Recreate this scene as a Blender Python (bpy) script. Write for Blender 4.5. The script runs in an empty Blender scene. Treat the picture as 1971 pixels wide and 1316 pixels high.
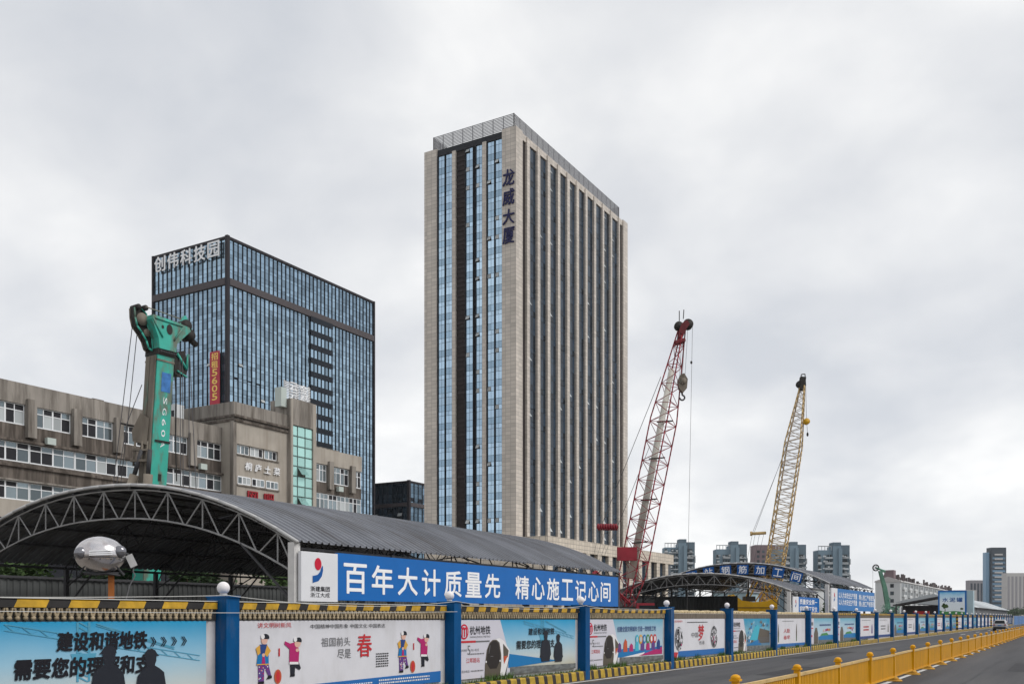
import bpy, math, random
from mathutils import Vector, Matrix
random.seed(7)
R = math.radians
sc = bpy.context.scene
col = sc.collection

# ------------------------------------------------------------------ camera, sky, sun, exposure
cam_d = bpy.data.cameras.new('camera')
cam = bpy.data.objects.new('camera', cam_d); col.objects.link(cam)
cam.location = (0, 0, 2.0)
cam.rotation_euler = (R(90), 0, R(30.34))
cam_d.lens = 33.84; cam_d.sensor_width = 36; cam_d.shift_y = 0.2684
cam_d.clip_start = .1; cam_d.clip_end = 8000
sc.camera = cam

SUN_EL, SUN_AZ = R(45), R(76)          # azimuth measured clockwise from +Y
world = bpy.data.worlds.new('World'); sc.world = world; world.use_nodes = True
wn = world.node_tree; wn.nodes.clear()
def WN(t, **kw):
    n = wn.nodes.new(t)
    for k, v in kw.items(): setattr(n, k, v)
    return n
w_out = WN('ShaderNodeOutputWorld')
w_sky = WN('ShaderNodeTexSky', sky_type='NISHITA', sun_disc=False)
w_sky.sun_elevation = SUN_EL; w_sky.sun_rotation = SUN_AZ
w_bg1 = WN('ShaderNodeBackground'); w_bg1.inputs[1].default_value = .08
wn.links.new(w_sky.outputs[0], w_bg1.inputs[0])
w_tc = WN('ShaderNodeTexCoord')
w_sep = WN('ShaderNodeSeparateXYZ'); wn.links.new(w_tc.outputs['Generated'], w_sep.inputs[0])
w_abs = WN('ShaderNodeMath', operation='ABSOLUTE'); wn.links.new(w_sep.outputs[2], w_abs.inputs[0])
w_add = WN('ShaderNodeMath', operation='ADD'); wn.links.new(w_abs.outputs[0], w_add.inputs[0]); w_add.inputs[1].default_value = .38
w_dx = WN('ShaderNodeMath', operation='DIVIDE'); w_dy = WN('ShaderNodeMath', operation='DIVIDE')
wn.links.new(w_sep.outputs[0], w_dx.inputs[0]); wn.links.new(w_add.outputs[0], w_dx.inputs[1])
wn.links.new(w_sep.outputs[1], w_dy.inputs[0]); wn.links.new(w_add.outputs[0], w_dy.inputs[1])
w_cmb = WN('ShaderNodeCombineXYZ'); wn.links.new(w_dx.outputs[0], w_cmb.inputs[0]); wn.links.new(w_dy.outputs[0], w_cmb.inputs[1])
def wnoise(scale, detail, rough, dist, off):
    n = WN('ShaderNodeTexNoise'); n.inputs['Scale'].default_value = scale; n.inputs['Detail'].default_value = detail
    n.inputs['Roughness'].default_value = rough; n.inputs['Distortion'].default_value = dist
    m = WN('ShaderNodeVectorMath', operation='ADD'); m.inputs[1].default_value = off
    wn.links.new(w_cmb.outputs[0], m.inputs[0]); wn.links.new(m.outputs[0], n.inputs['Vector'])
    return n
w_n1 = wnoise(2.1, 6, .47, .25, (3.4, 1.2, 0)); w_n2 = wnoise(4.6, 7, .52, .3, (7.7, 2.2, 3))
w_mx = WN('ShaderNodeMix', data_type='FLOAT'); w_mx.inputs[0].default_value = .30
wn.links.new(w_n1.outputs[0], w_mx.inputs[2]); wn.links.new(w_n2.outputs[0], w_mx.inputs[3])
w_rmp = WN('ShaderNodeValToRGB'); wn.links.new(w_mx.outputs[0], w_rmp.inputs[0])
cr = w_rmp.color_ramp; cr.elements[0].position = .37; cr.elements[0].color = (.515, .535, .570, 1)
cr.elements[1].position = .62; cr.elements[1].color = (.775, .775, .772, 1)
e = cr.elements.new(.45); e.color = (.585, .598, .622, 1)
e = cr.elements.new(.53); e.color = (.662, .670, .682, 1)
w_bg2 = WN('ShaderNodeBackground'); w_bg2.inputs[1].default_value = 1.03
w_h1 = WN('ShaderNodeMath', operation='SUBTRACT'); w_h1.inputs[0].default_value = 1.; wn.links.new(w_abs.outputs[0], w_h1.inputs[1])
w_h2 = WN('ShaderNodeMath', operation='POWER'); wn.links.new(w_h1.outputs[0], w_h2.inputs[0]); w_h2.inputs[1].default_value = 5.
w_h3 = WN('ShaderNodeMath', operation='MULTIPLY_ADD'); wn.links.new(w_h2.outputs[0], w_h3.inputs[0]); w_h3.inputs[1].default_value = .17; w_h3.inputs[2].default_value = 1.
w_h4 = WN('ShaderNodeVectorMath', operation='SCALE'); wn.links.new(w_rmp.outputs[0], w_h4.inputs[0]); wn.links.new(w_h3.outputs[0], w_h4.inputs['Scale'])
wn.links.new(w_h4.outputs[0], w_bg2.inputs[0])
w_mix = WN('ShaderNodeMixShader'); w_mix.inputs[0].default_value = .93
wn.links.new(w_bg1.outputs[0], w_mix.inputs[1]); wn.links.new(w_bg2.outputs[0], w_mix.inputs[2])
wn.links.new(w_mix.outputs[0], w_out.inputs[0])

sun_d = bpy.data.lights.new('sun', 'SUN'); sun_d.energy = 1.45; sun_d.angle = R(25); sun_d.color = (1, .965, .92)
sun = bpy.data.objects.new('sun', sun_d); col.objects.link(sun)
sd = Vector((math.sin(SUN_AZ)*math.cos(SUN_EL), math.cos(SUN_AZ)*math.cos(SUN_EL), math.sin(SUN_EL)))
sun.rotation_euler = (-sd).to_track_quat('-Z', 'Y').to_euler(); sun.location = (0, 0, 60)
vs = sc.view_settings; vs.view_transform = 'Standard'; vs.look = 'None'; vs.gamma = 1; vs.exposure = 0.34; vs.use_curve_mapping = False
sc.render.engine = 'CYCLES'
sc.cycles.use_denoising = True; sc.cycles.max_bounces = 6; sc.cycles.diffuse_bounces = 3; sc.cycles.glossy_bounces = 3
sc.cycles.transparent_max_bounces = 6; sc.cycles.volume_bounces = 0; sc.cycles.caustics_reflective = False

# ------------------------------------------------------------------ materials
def mat(name, c, rough=.7, metal=0., var=0., vs=1., stretch=(1, 1, 1), rnd=0., spec=.22, bump=0., bs=8., dirt=None, damt=0., dscale=.6, dstretch=(1, 1, .15), dpos=(.52, .68), coat=0., emit=None):
    m = bpy.data.materials.new(name); m.use_nodes = True
    nt = m.node_tree; b = nt.nodes['Principled BSDF']; L = nt.links.new
    b.inputs['Roughness'].default_value = rough; b.inputs['Metallic'].default_value = metal
    b.inputs['Specular IOR Level'].default_value = spec
    if coat: b.inputs['Coat Weight'].default_value = coat; b.inputs['Coat Roughness'].default_value = .08
    c4 = (*c, 1); b.inputs['Base Color'].default_value = c4
    if emit: b.inputs['Emission Color'].default_value = (*emit[:3], 1); b.inputs['Emission Strength'].default_value = emit[3]
    if not (var or rnd or bump or damt): return m
    g = nt.nodes.new('ShaderNodeNewGeometry')
    def noise(scale, st, detail=6, rough_=.6):
        mp = nt.nodes.new('ShaderNodeMapping'); mp.inputs['Scale'].default_value = tuple(scale*s for s in st)
        n = nt.nodes.new('ShaderNodeTexNoise'); n.inputs['Scale'].default_value = 1; n.inputs['Detail'].default_value = detail
        n.inputs['Roughness'].default_value = rough_
        L(g.outputs['Position'], mp.inputs[0]); L(mp.outputs[0], n.inputs['Vector']); return n
    cur = None
    fac = None
    if var:
        n = noise(vs, stretch)
        r = nt.nodes.new('ShaderNodeMapRange'); r.inputs[1].default_value = .3; r.inputs[2].default_value = .7
        r.inputs[3].default_value = 1-var; r.inputs[4].default_value = 1+var
        L(n.outputs[0], r.inputs[0]); fac = r.outputs[0]
    if rnd:
        oi = nt.nodes.new('ShaderNodeObjectInfo')
        ad = nt.nodes.new('ShaderNodeMath'); ad.operation = 'ADD'; L(oi.outputs['Random'], ad.inputs[0]); L(g.outputs['Random Per Island'], ad.inputs[1])
        fr = nt.nodes.new('ShaderNodeMath'); fr.operation = 'FRACT'; L(ad.outputs[0], fr.inputs[0])
        r = nt.nodes.new('ShaderNodeMapRange'); r.inputs[3].default_value = 1-rnd; r.inputs[4].default_value = 1+rnd
        L(fr.outputs[0], r.inputs[0])
        if fac:
            mu = nt.nodes.new('ShaderNodeMath'); mu.operation = 'MULTIPLY'; L(fac, mu.inputs[0]); L(r.outputs[0], mu.inputs[1]); fac = mu.outputs[0]
        else: fac = r.outputs[0]
    if fac:
        vm = nt.nodes.new('ShaderNodeVectorMath'); vm.operation = 'SCALE'; vm.inputs[0].default_value = c
        L(fac, vm.inputs['Scale']); cur = vm.outputs[0]
    if damt:
        n = noise(dscale, dstretch, 8, .65)
        r = nt.nodes.new('ShaderNodeMapRange'); r.inputs[1].default_value = dpos[0]; r.inputs[2].default_value = dpos[1]; r.inputs[4].default_value = damt
        L(n.outputs[0], r.inputs[0])
        mx = nt.nodes.new('ShaderNodeMix'); mx.data_type = 'RGBA'; L(r.outputs[0], mx.inputs[0])
        if cur: L(cur, mx.inputs[6])
        else: mx.inputs[6].default_value = c4
        mx.inputs[7].default_value = (*dirt, 1); cur = mx.outputs[2]
    if cur: L(cur, b.inputs['Base Color'])
    if bump:
        n = noise(bs, (1, 1, 1)); bp = nt.nodes.new('ShaderNodeBump'); bp.inputs['Strength'].default_value = bump; bp.inputs['Distance'].default_value = .02
        L(n.outputs[0], bp.inputs['Height']); L(bp.outputs[0], b.inputs['Normal'])
    return m

def tile_mat(name, c, joint, w, h, rough=.55, jw=.035, rnd=.12):
    """stone cladding panels on axis aligned faces: joints from position"""
    m = bpy.data.materials.new(name); m.use_nodes = True; nt = m.node_tree; L = nt.links.new
    b = nt.nodes['Principled BSDF']; b.inputs['Roughness'].default_value = rough
    g = nt.nodes.new('ShaderNodeNewGeometry'); s = nt.nodes.new('ShaderNodeSeparateXYZ'); L(g.outputs['Position'], s.inputs[0])
    a = nt.nodes.new('ShaderNodeMath'); a.operation = 'ADD'; L(s.outputs[0], a.inputs[0]); L(s.outputs[1], a.inputs[1])
    cx = nt.nodes.new('ShaderNodeCombineXYZ'); L(a.outputs[0], cx.inputs[0]); L(s.outputs[2], cx.inputs[1])
    br = nt.nodes.new('ShaderNodeTexBrick'); L(cx.outputs[0], br.inputs['Vector'])
    br.offset = 0; br.squash = 1
    br.inputs['Scale'].default_value = 1; br.inputs['Brick Width'].default_value = w; br.inputs['Row Height'].default_value = h
    br.inputs['Mortar Size'].default_value = jw; br.inputs['Mortar Smooth'].default_value = .2
    br.inputs['Color1'].default_value = (*[x*(1-rnd) for x in c], 1); br.inputs['Color2'].default_value = (*[x*(1+rnd) for x in c], 1)
    br.inputs['Mortar'].default_value = (*joint, 1)
    n = nt.nodes.new('ShaderNodeTexNoise'); mp = nt.nodes.new('ShaderNodeMapping'); mp.inputs['Scale'].default_value = (.5, .5, .06)
    n.inputs['Scale'].default_value = 1; n.inputs['Detail'].default_value = 7; L(g.outputs['Position'], mp.inputs[0]); L(mp.outputs[0], n.inputs['Vector'])
    r = nt.nodes.new('ShaderNodeMapRange'); r.inputs[1].default_value = .3; r.inputs[2].default_value = .7; r.inputs[3].default_value = .88; r.inputs[4].default_value = 1.08
    L(n.outputs[0], r.inputs[0])
    vm = nt.nodes.new('ShaderNodeVectorMath'); vm.operation = 'SCALE'; L(br.outputs['Color'], vm.inputs[0]); L(r.outputs[0], vm.inputs['Scale'])
    L(vm.outputs[0], b.inputs['Base Color'])
    return m

def stripe_mat(name, ca, cb, period, slant, duty=.45, axis=1):
    m = bpy.data.materials.new(name); m.use_nodes = True; nt = m.node_tree; L = nt.links.new
    b = nt.nodes['Principled BSDF']; b.inputs['Roughness'].default_value = .6
    g = nt.nodes.new('ShaderNodeNewGeometry'); s = nt.nodes.new('ShaderNodeSeparateXYZ'); L(g.outputs['Position'], s.inputs[0])
    mu = nt.nodes.new('ShaderNodeMath'); mu.operation = 'MULTIPLY_ADD'; L(s.outputs[2 if axis == 1 else 1], mu.inputs[0]); mu.inputs[1].default_value = slant; L(s.outputs[axis], mu.inputs[2])
    dv = nt.nodes.new('ShaderNodeMath'); dv.operation = 'DIVIDE'; L(mu.outputs[0], dv.inputs[0]); dv.inputs[1].default_value = period
    fr = nt.nodes.new('ShaderNodeMath'); fr.operation = 'FRACT'; L(dv.outputs[0], fr.inputs[0])
    lt = nt.nodes.new('ShaderNodeMath'); lt.operation = 'LESS_THAN'; L(fr.outputs[0], lt.inputs[0]); lt.inputs[1].default_value = duty
    n = nt.nodes.new('ShaderNodeTexNoise'); n.inputs['Scale'].default_value = 5; n.inputs['Detail'].default_value = 8; L(g.outputs['Position'], n.inputs['Vector'])
    r = nt.nodes.new('ShaderNodeMapRange'); r.inputs[1].default_value = .3; r.inputs[2].default_value = .7; r.inputs[3].default_value = .62; r.inputs[4].default_value = 1.1
    L(n.outputs[0], r.inputs[0])
    mx = nt.nodes.new('ShaderNodeMix'); mx.data_type = 'RGBA'; L(lt.outputs[0], mx.inputs[0]); mx.inputs[6].default_value = (*ca, 1); mx.inputs[7].default_value = (*cb, 1)
    vm = nt.nodes.new('ShaderNodeVectorMath'); vm.operation = 'SCALE'; L(mx.outputs[2], vm.inputs[0]); L(r.outputs[0], vm.inputs['Scale'])
    L(vm.outputs[0], b.inputs['Base Color']); return m

def grad_mat(name, stops, z0, z1, nz=.0):
    """printed vertical gradient on a poster"""
    m = bpy.data.materials.new(name); m.use_nodes = True; nt = m.node_tree; L = nt.links.new
    b = nt.nodes['Principled BSDF']; b.inputs['Roughness'].default_value = .5; b.inputs['Specular IOR Level'].default_value = .2
    g = nt.nodes.new('ShaderNodeNewGeometry'); s = nt.nodes.new('ShaderNodeSeparateXYZ'); L(g.outputs['Position'], s.inputs[0])
    r = nt.nodes.new('ShaderNodeMapRange'); r.inputs[1].default_value = z0; r.inputs[2].default_value = z1; L(s.outputs[2], r.inputs[0])
    n = nt.nodes.new('ShaderNodeTexNoise'); n.inputs['Scale'].default_value = 1.6; n.inputs['Detail'].default_value = 4; L(g.outputs['Position'], n.inputs['Vector'])
    ma = nt.nodes.new('ShaderNodeMath'); ma.operation = 'MULTIPLY_ADD'; L(n.outputs[0], ma.inputs[0]); ma.inputs[1].default_value = nz; L(r.outputs[0], ma.inputs[2])
    sb = nt.nodes.new('ShaderNodeMath'); sb.operation = 'SUBTRACT'; L(ma.outputs[0], sb.inputs[0]); sb.inputs[1].default_value = nz*.5
    rp = nt.nodes.new('ShaderNodeValToRGB'); L(sb.outputs[0], rp.inputs[0])
    el = rp.color_ramp.elements
    el[0].position = stops[0][0]; el[0].color = (*stops[0][1], 1); el[1].position = stops[-1][0]; el[1].color = (*stops[-1][1], 1)
    for p, c in stops[1:-1]:
        q = el.new(p); q.color = (*c, 1)
    L(rp.outputs[0], b.inputs['Base Color']); return m

M = {}
M['asphalt'] = mat('asphalt', (.072, .072, .077), .85, var=.28, vs=.55, stretch=(1, .06, 1), bump=.5, bs=45, dirt=(.125, .122, .118), damt=.6, dscale=.45, dstretch=(1, .06, 1), dpos=(.48, .70))
M['asphalt_p'] = mat('asphalt_patch', (.042, .042, .046), .85, var=.2, vs=1.5, bump=.5, bs=45)
M['seam'] = mat('tar_seam', (.025, .025, .027), .6)
M['earth'] = mat('site_ground', (.20, .18, .155), .95, var=.25, vs=.15, bump=.3, bs=6)
M['whiteline'] = mat('road_paint', (.62, .62, .60), .7, var=.25, vs=3)
M['stone'] = tile_mat('beige_stone_cladding', (.535, .485, .43), (.29, .26, .235), 1.22, .78, jw=.035)
M['stone_pod'] = tile_mat('beige_podium_cladding', (.60, .53, .44), (.26, .23, .20), 1.3, .85, jw=.05)
M['tglass'] = mat('blue_reflective_glass', (.42, .57, .71), .06, metal=.88, rnd=.16)
M['tspan'] = mat('blue_spandrel_glass', (.30, .43, .55), .12, metal=.85, rnd=.16)
M['dglass'] = mat('dark_recessed_glass', (.022, .036, .055), .12, rnd=.6, spec=.2)
M['mull'] = mat('dark_mullion', (.022, .024, .03), .5, spec=.15)
M['louvre'] = mat('dark_brown_louvre', (.035, .028, .028), .6, rnd=.25, spec=.15)
M['bglass'] = mat('steel_blue_glass', (.285, .40, .505), .07, metal=.85, rnd=.32)
M['bglass2'] = mat('dark_teal_glass', (.14, .21, .275), .07, metal=.8, rnd=.5)
M['bfin'] = mat('navy_black_fin', (.014, .019, .028), .55, spec=.15)
M['bcol'] = mat('dark_corner_column', (.030, .027, .032), .6, spec=.15)
M['bband'] = mat('brown_spandrel_band', (.085, .075, .08), .6, spec=.15)
M['conc'] = mat('weathered_concrete', (.285, .260, .232), .9, var=.28, vs=.5, stretch=(1, 1, .2), bump=.3, bs=3, dirt=(.085, .072, .06), damt=.85, dscale=1.3, dstretch=(1, 1, .10), dpos=(.45, .66))
M['conc_d'] = mat('stained_concrete', (.175, .150, .130), .9, var=.35, vs=.6, stretch=(1, 1, .15), dirt=(.055, .045, .038), damt=.85, dscale=1.6, dstretch=(1, 1, .1), dpos=(.38, .58))
M['plaster'] = mat('beige_plaster', (.385, .350, .305), .85, var=.12, vs=.4, dirt=(.25, .21, .17), damt=.6, dscale=1.1, dstretch=(1, 1, .08), dpos=(.48, .70))
M['wframe'] = mat('white_window_frame', (.78, .80, .82), .45)
M['oglass'] = mat('old_window_glass', (.20, .24, .26), .1, metal=.55, rnd=.45)
M['oglass_d'] = mat('dark_open_window', (.02, .02, .024), .4)
M['oglass_l'] = mat('curtained_window', (.42, .45, .46), .3, rnd=.2)
M['teal'] = mat('pale_teal_glass', (.42, .70, .66), .18, metal=.35, rnd=.14)
M['tealframe'] = mat('teal_mullion', (.09, .13, .12), .5)
M['roof'] = mat('grey_roof_sheet', (.195, .203, .226), .36, metal=.3, var=.12, vs=.5, rnd=.16, dirt=(.10, .09, .085), damt=.6, dscale=.9, dstretch=(.2, 1.2, .3), dpos=(.48, .68))
M['truss'] = mat('truss_grey', (.30, .30, .30), .6, var=.2, vs=2)
M['steel'] = mat('pale_grey_steel', (.46, .46, .46), .5, metal=.1, var=.15, vs=2)
M['steel_d'] = mat('dark_grey_steel', (.07, .07, .075), .6, metal=.2, spec=.15)
M['colwhite'] = mat('white_painted_column', (.60, .59, .58), .6, var=.12, vs=3)
M['signblue'] = mat('bright_blue_sign', (.006, .13, .44), .45, var=.06, vs=1)
M['signblue2'] = mat('mid_blue_sign', (.02, .17, .46), .5, var=.08, vs=2)
M['signwhite'] = mat('white_sign', (.70, .71, .74), .5, var=.04)
M['ltr'] = mat('white_letter', (.87, .88, .90), .5)
M['ltr_navy'] = mat('navy_letter', (.018, .02, .085), .4, spec=.15)
M['ltr_red'] = mat('red_letter', (.33, .02, .03), .5)
M['ltr_yel'] = mat('yellow_letter', (.85, .62, .15), .5)
M['red_ban'] = mat('red_banner', (.45, .05, .075), .7, var=.1, vs=1)
M['logo_r'] = mat('logo_red', (.55, .01, .04), .45)
M['logo_b'] = mat('logo_blue', (.006, .09, .33), .45)
M['blk'] = mat('black_print', (.015, .015, .02), .5, spec=.15)
M['greytxt'] = mat('grey_print', (.16, .16, .17), .5, spec=.15)
M['fpost'] = mat('blue_fence_post', (.001, .072, .215), .5, var=.18, vs=2, stretch=(1, 1, .4), spec=.12, dirt=(.10, .12, .15), damt=.5, dscale=2.5, dstretch=(1, 1, .3), dpos=(.55, .72))
M['fwall'] = mat('fence_wall', (.52, .51, .52), .8, var=.2, vs=1.5)
M['globe'] = mat('white_globe', (.80, .77, .77), .35)
M['copeA'] = stripe_mat('black_yellow_coping', (.58, .34, .02), (.018, .016, .016), .60, -.45, .42)
M['copeB'] = stripe_mat('wide_black_yellow_coping', (.62, .36, .02), (.018, .016, .016), .90, -.5, .42)
M['wrap'] = mat('cream_wrapped_coping', (.50, .40, .24), .7, var=.35, vs=5, bump=.6, bs=9)
M['kerb'] = stripe_mat('black_yellow_kerb', (.50, .33, .03), (.03, .022, .02), .53, .25, .40)
M['spost'] = stripe_mat('striped_post', (.60, .36, .03), (.02, .02, .02), .5, .3, .5, axis=2)
M['tile_t'] = mat('tan_tile_ends', (.36, .29, .19), .7, rnd=.25)
M['tile_d'] = mat('dark_tile_strip', (.055, .055, .055), .8, var=.2, vs=6, spec=.15)
M['strip'] = mat('brown_tile_strip', (.15, .125, .10), .8, var=.3, vs=8, stretch=(1, 1, .3))
M['pwhite'] = mat('white_poster', (.66, .66, .70), .45, var=.04, vs=2, dirt=(.46, .45, .45), damt=.5, dscale=1.2, dstretch=(1, 1, .35), dpos=(.52, .75))
M['gutter'] = mat('gutter_dirt', (.115, .10, .085), .95, var=.4, vs=1.5, bump=.5, bs=20)
M['pgrey'] = mat('pale_grey_poster', (.60, .59, .66), .45, var=.03)
M['pblue'] = mat('poster_blue', (.02, .14, .42), .45)
M['pnavy'] = mat('poster_navy', (.03, .065, .22), .45, spec=.15)
M['psky'] = grad_mat('poster_blue_sky', [(0, (.50, .47, .36)), (.22, (.52, .58, .58)), (.55, (.30, .52, .66)), (1, (.02, .32, .58))], .5, 1.93, .12)
M['psky2'] = grad_mat('poster_pale_sky', [(0, (.54, .58, .60)), (.4, (.44, .57, .66)), (.75, (.34, .51, .62)), (1, (.14, .40, .54))], .5, 1.93, .1)
M['psky3'] = grad_mat('poster_teal_scene', [(0, (.16, .22, .24)), (.25, (.10, .22, .36)), (.6, (.20, .42, .52)), (1, (.03, .28, .46))], .4, 1.9, .5)
M['pcrane'] = mat('printed_crane_blue', (.09, .33, .48), .5)
M['psil'] = mat('printed_silhouette', (.022, .025, .034), .5, spec=.15)
M['pred'] = mat('print_red', (.52, .03, .04), .5)
M['pmag'] = mat('print_magenta', (.42, .02, .14), .5)
M['pteal'] = mat('print_teal_blue', (.01, .17, .42), .5)
M['pyel'] = mat('print_yellow', (.65, .36, .06), .5)
M['pskin'] = mat('print_skin', (.68, .42, .34), .5)
M['porange'] = mat('print_orange_red', (.50, .09, .04), .5)
M['ppurple'] = mat('print_purple', (.12, .05, .22), .5)
M['pgreen'] = mat('print_green', (.06, .24, .07), .5)
M['pcyan'] = mat('print_cyan', (.05, .42, .55), .5)
M['ptrain'] = mat('print_train_dark', (.03, .025, .024), .4, spec=.15)
M['ptrain2'] = mat('print_train_bronze', (.10, .085, .065), .4)
M['pstrip'] = mat('print_wall_strip', (.14, .15, .15), .6, var=.5, vs=3, stretch=(1, 1, 3))
M['rail'] = mat('yellow_railing_paint', (.68, .325, .003), .42, var=.08, vs=1.2, rnd=.05, dirt=(.36, .19, .02), damt=.3, dscale=4, dstretch=(1, 1, .3))
M['railtop'] = mat('dusty_yellow_top_rail', (.55, .38, .16), .6, var=.2, vs=3)
M['railbase'] = mat('yellow_rubber_base', (.50, .27, .04), .7, var=.2, vs=4)
M['teal_paint'] = mat('teal_machine_paint', (.055, .42, .33), .5, var=.12, vs=1.0, dirt=(.16, .135, .105), damt=.85, dscale=1.3, dstretch=(1, 1, .35), dpos=(.50, .64))
M['muddy'] = mat('muddy_steel', (.19, .165, .135), .85, var=.35, vs=1.2, stretch=(1, 1, .3), bump=.4, bs=5, dirt=(.06, .30, .24), damt=.6, dscale=.9, dstretch=(1, 1, .3), dpos=(.60, .70))
M['darkmach'] = mat('dark_greasy_steel', (.035, .032, .03), .6, spec=.15)
M['decal'] = mat('blue_decal', (.06, .20, .50), .5, var=.3, vs=3)
M['redcr'] = mat('red_crane_paint', (.26, .025, .038), .5, var=.25, vs=.8)
M['redcr_d'] = mat('dark_red_crane_paint', (.16, .03, .035), .6, var=.3, vs=1)
M['yelcr'] = mat('yellow_crane_paint', (.60, .34, .015), .5, var=.12, vs=1, dirt=(.22, .13, .05), damt=.5, dscale=.8)
M['yelboom'] = mat('faded_yellow_boom', (.50, .35, .16), .55, var=.25, vs=.6)
M['yelboom_top'] = mat('rusty_pale_boom', (.50, .42, .34), .6, var=.3, vs=.5)
M['bluesheet'] = mat('blue_grey_tarp', (.36, .39, .47), .7, var=.2, vs=.8)
M['tubegrey'] = mat('grey_tube', (.50, .49, .44), .5, var=.3, vs=.7)
M['rope'] = mat('steel_rope', (.10, .095, .10), .6)
M['cord'] = mat('white_cord', (.55, .55, .53), .7)
M['grab'] = mat('weathered_green_paint', (.10, .22, .16), .7, var=.3, vs=.8)
M['chrome'] = mat('polished_silver_shell', (.62, .60, .61), .20, metal=.9, var=.10, vs=3, dirt=(.30, .24, .22), damt=.5, dscale=3, dstretch=(1, 1, .6))
M['chrome_d'] = mat('grey_lens', (.22, .22, .24), .15, metal=.7)
M['orange'] = mat('rusty_orange_post', (.30, .10, .025), .7, var=.2, vs=4)
M['resblue'] = mat('blue_grey_render', (.175, .245, .30), .85, var=.10, vs=.06, stretch=(1, 1, .3))
M['resdark'] = mat('slate_blue_render', (.12, .165, .20), .85, var=.1, vs=.06)
M['reswhite'] = mat('pale_balcony_render', (.42, .45, .47), .85, rnd=.3)
M['reswin'] = mat('far_window_glass', (.05, .065, .075), .3, rnd=.6)
M['brown'] = mat('brown_render', (.20, .15, .16), .85, var=.08, vs=.1)
M['aptwhite'] = mat('off_white_render', (.58, .60, .61), .85, var=.08, vs=.1, stretch=(1, 1, .3), dirt=(.40, .40, .39), damt=.4, dscale=.2)
M['aptroof'] = mat('greyish_roof_clutter', (.13, .11, .11), .8, rnd=.5)
M['farglass'] = mat('far_blue_glass', (.12, .20, .28), .2, metal=.6, rnd=.25)
M['farslate'] = mat('far_slate_wall', (.055, .070, .088), .6, var=.1, vs=.05)
M['farpale'] = mat('far_pale_wall', (.47, .46, .455), .8)
M['fargrey'] = mat('far_mauve_grey_wall', (.28, .275, .295), .8)
M['wallsheet'] = mat('shaded_grey_corrugated_wall', (.085, .09, .09), .65, metal=.1, var=.25, vs=.8, stretch=(1, 1, .2), rnd=.18, spec=.15)  # grey sheets; shade under the shed roof is put into this darker colour
M['palesheet'] = mat('pale_grey_sheet', (.30, .31, .33), .6, metal=.1, var=.1, vs=.6)
M['bluepan'] = mat('blue_hoarding_panel', (.03, .14, .36), .6, rnd=.3)
M['paleblue'] = mat('pale_blue_cabin', (.36, .48, .53), .6, var=.1, vs=.3)
M['hut_red'] = mat('red_cabinet', (.40, .025, .025), .5)
M['bark'] = mat('bark', (.09, .065, .045), .9)
M['leafA'] = mat('leaf_green', (.055, .095, .03), .7, rnd=.5)
M['leafB'] = mat('leaf_yellow_green', (.12, .15, .045), .7, rnd=.45)
M['leafC'] = mat('leaf_dark_green', (.03, .055, .022), .7, rnd=.5)
M['grass'] = mat('verge_grass', (.09, .17, .04), .8, rnd=.5)
M['carpaint'] = mat('silver_car_paint', (.36, .36, .375), .4, metal=.3, coat=.1)
M['carglass'] = mat('car_glass', (.015, .018, .022), .2, spec=.12)
M['tyre'] = mat('black_rubber', (.02, .02, .02), .8)
M['rim'] = mat('alloy_rim', (.45, .45, .46), .35, metal=.8)
M['tail'] = mat('tail_lamp_red', (.35, .01, .01), .25)
M['acbox'] = mat('pale_green_grey_box', (.48, .54, .51), .6)

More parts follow.
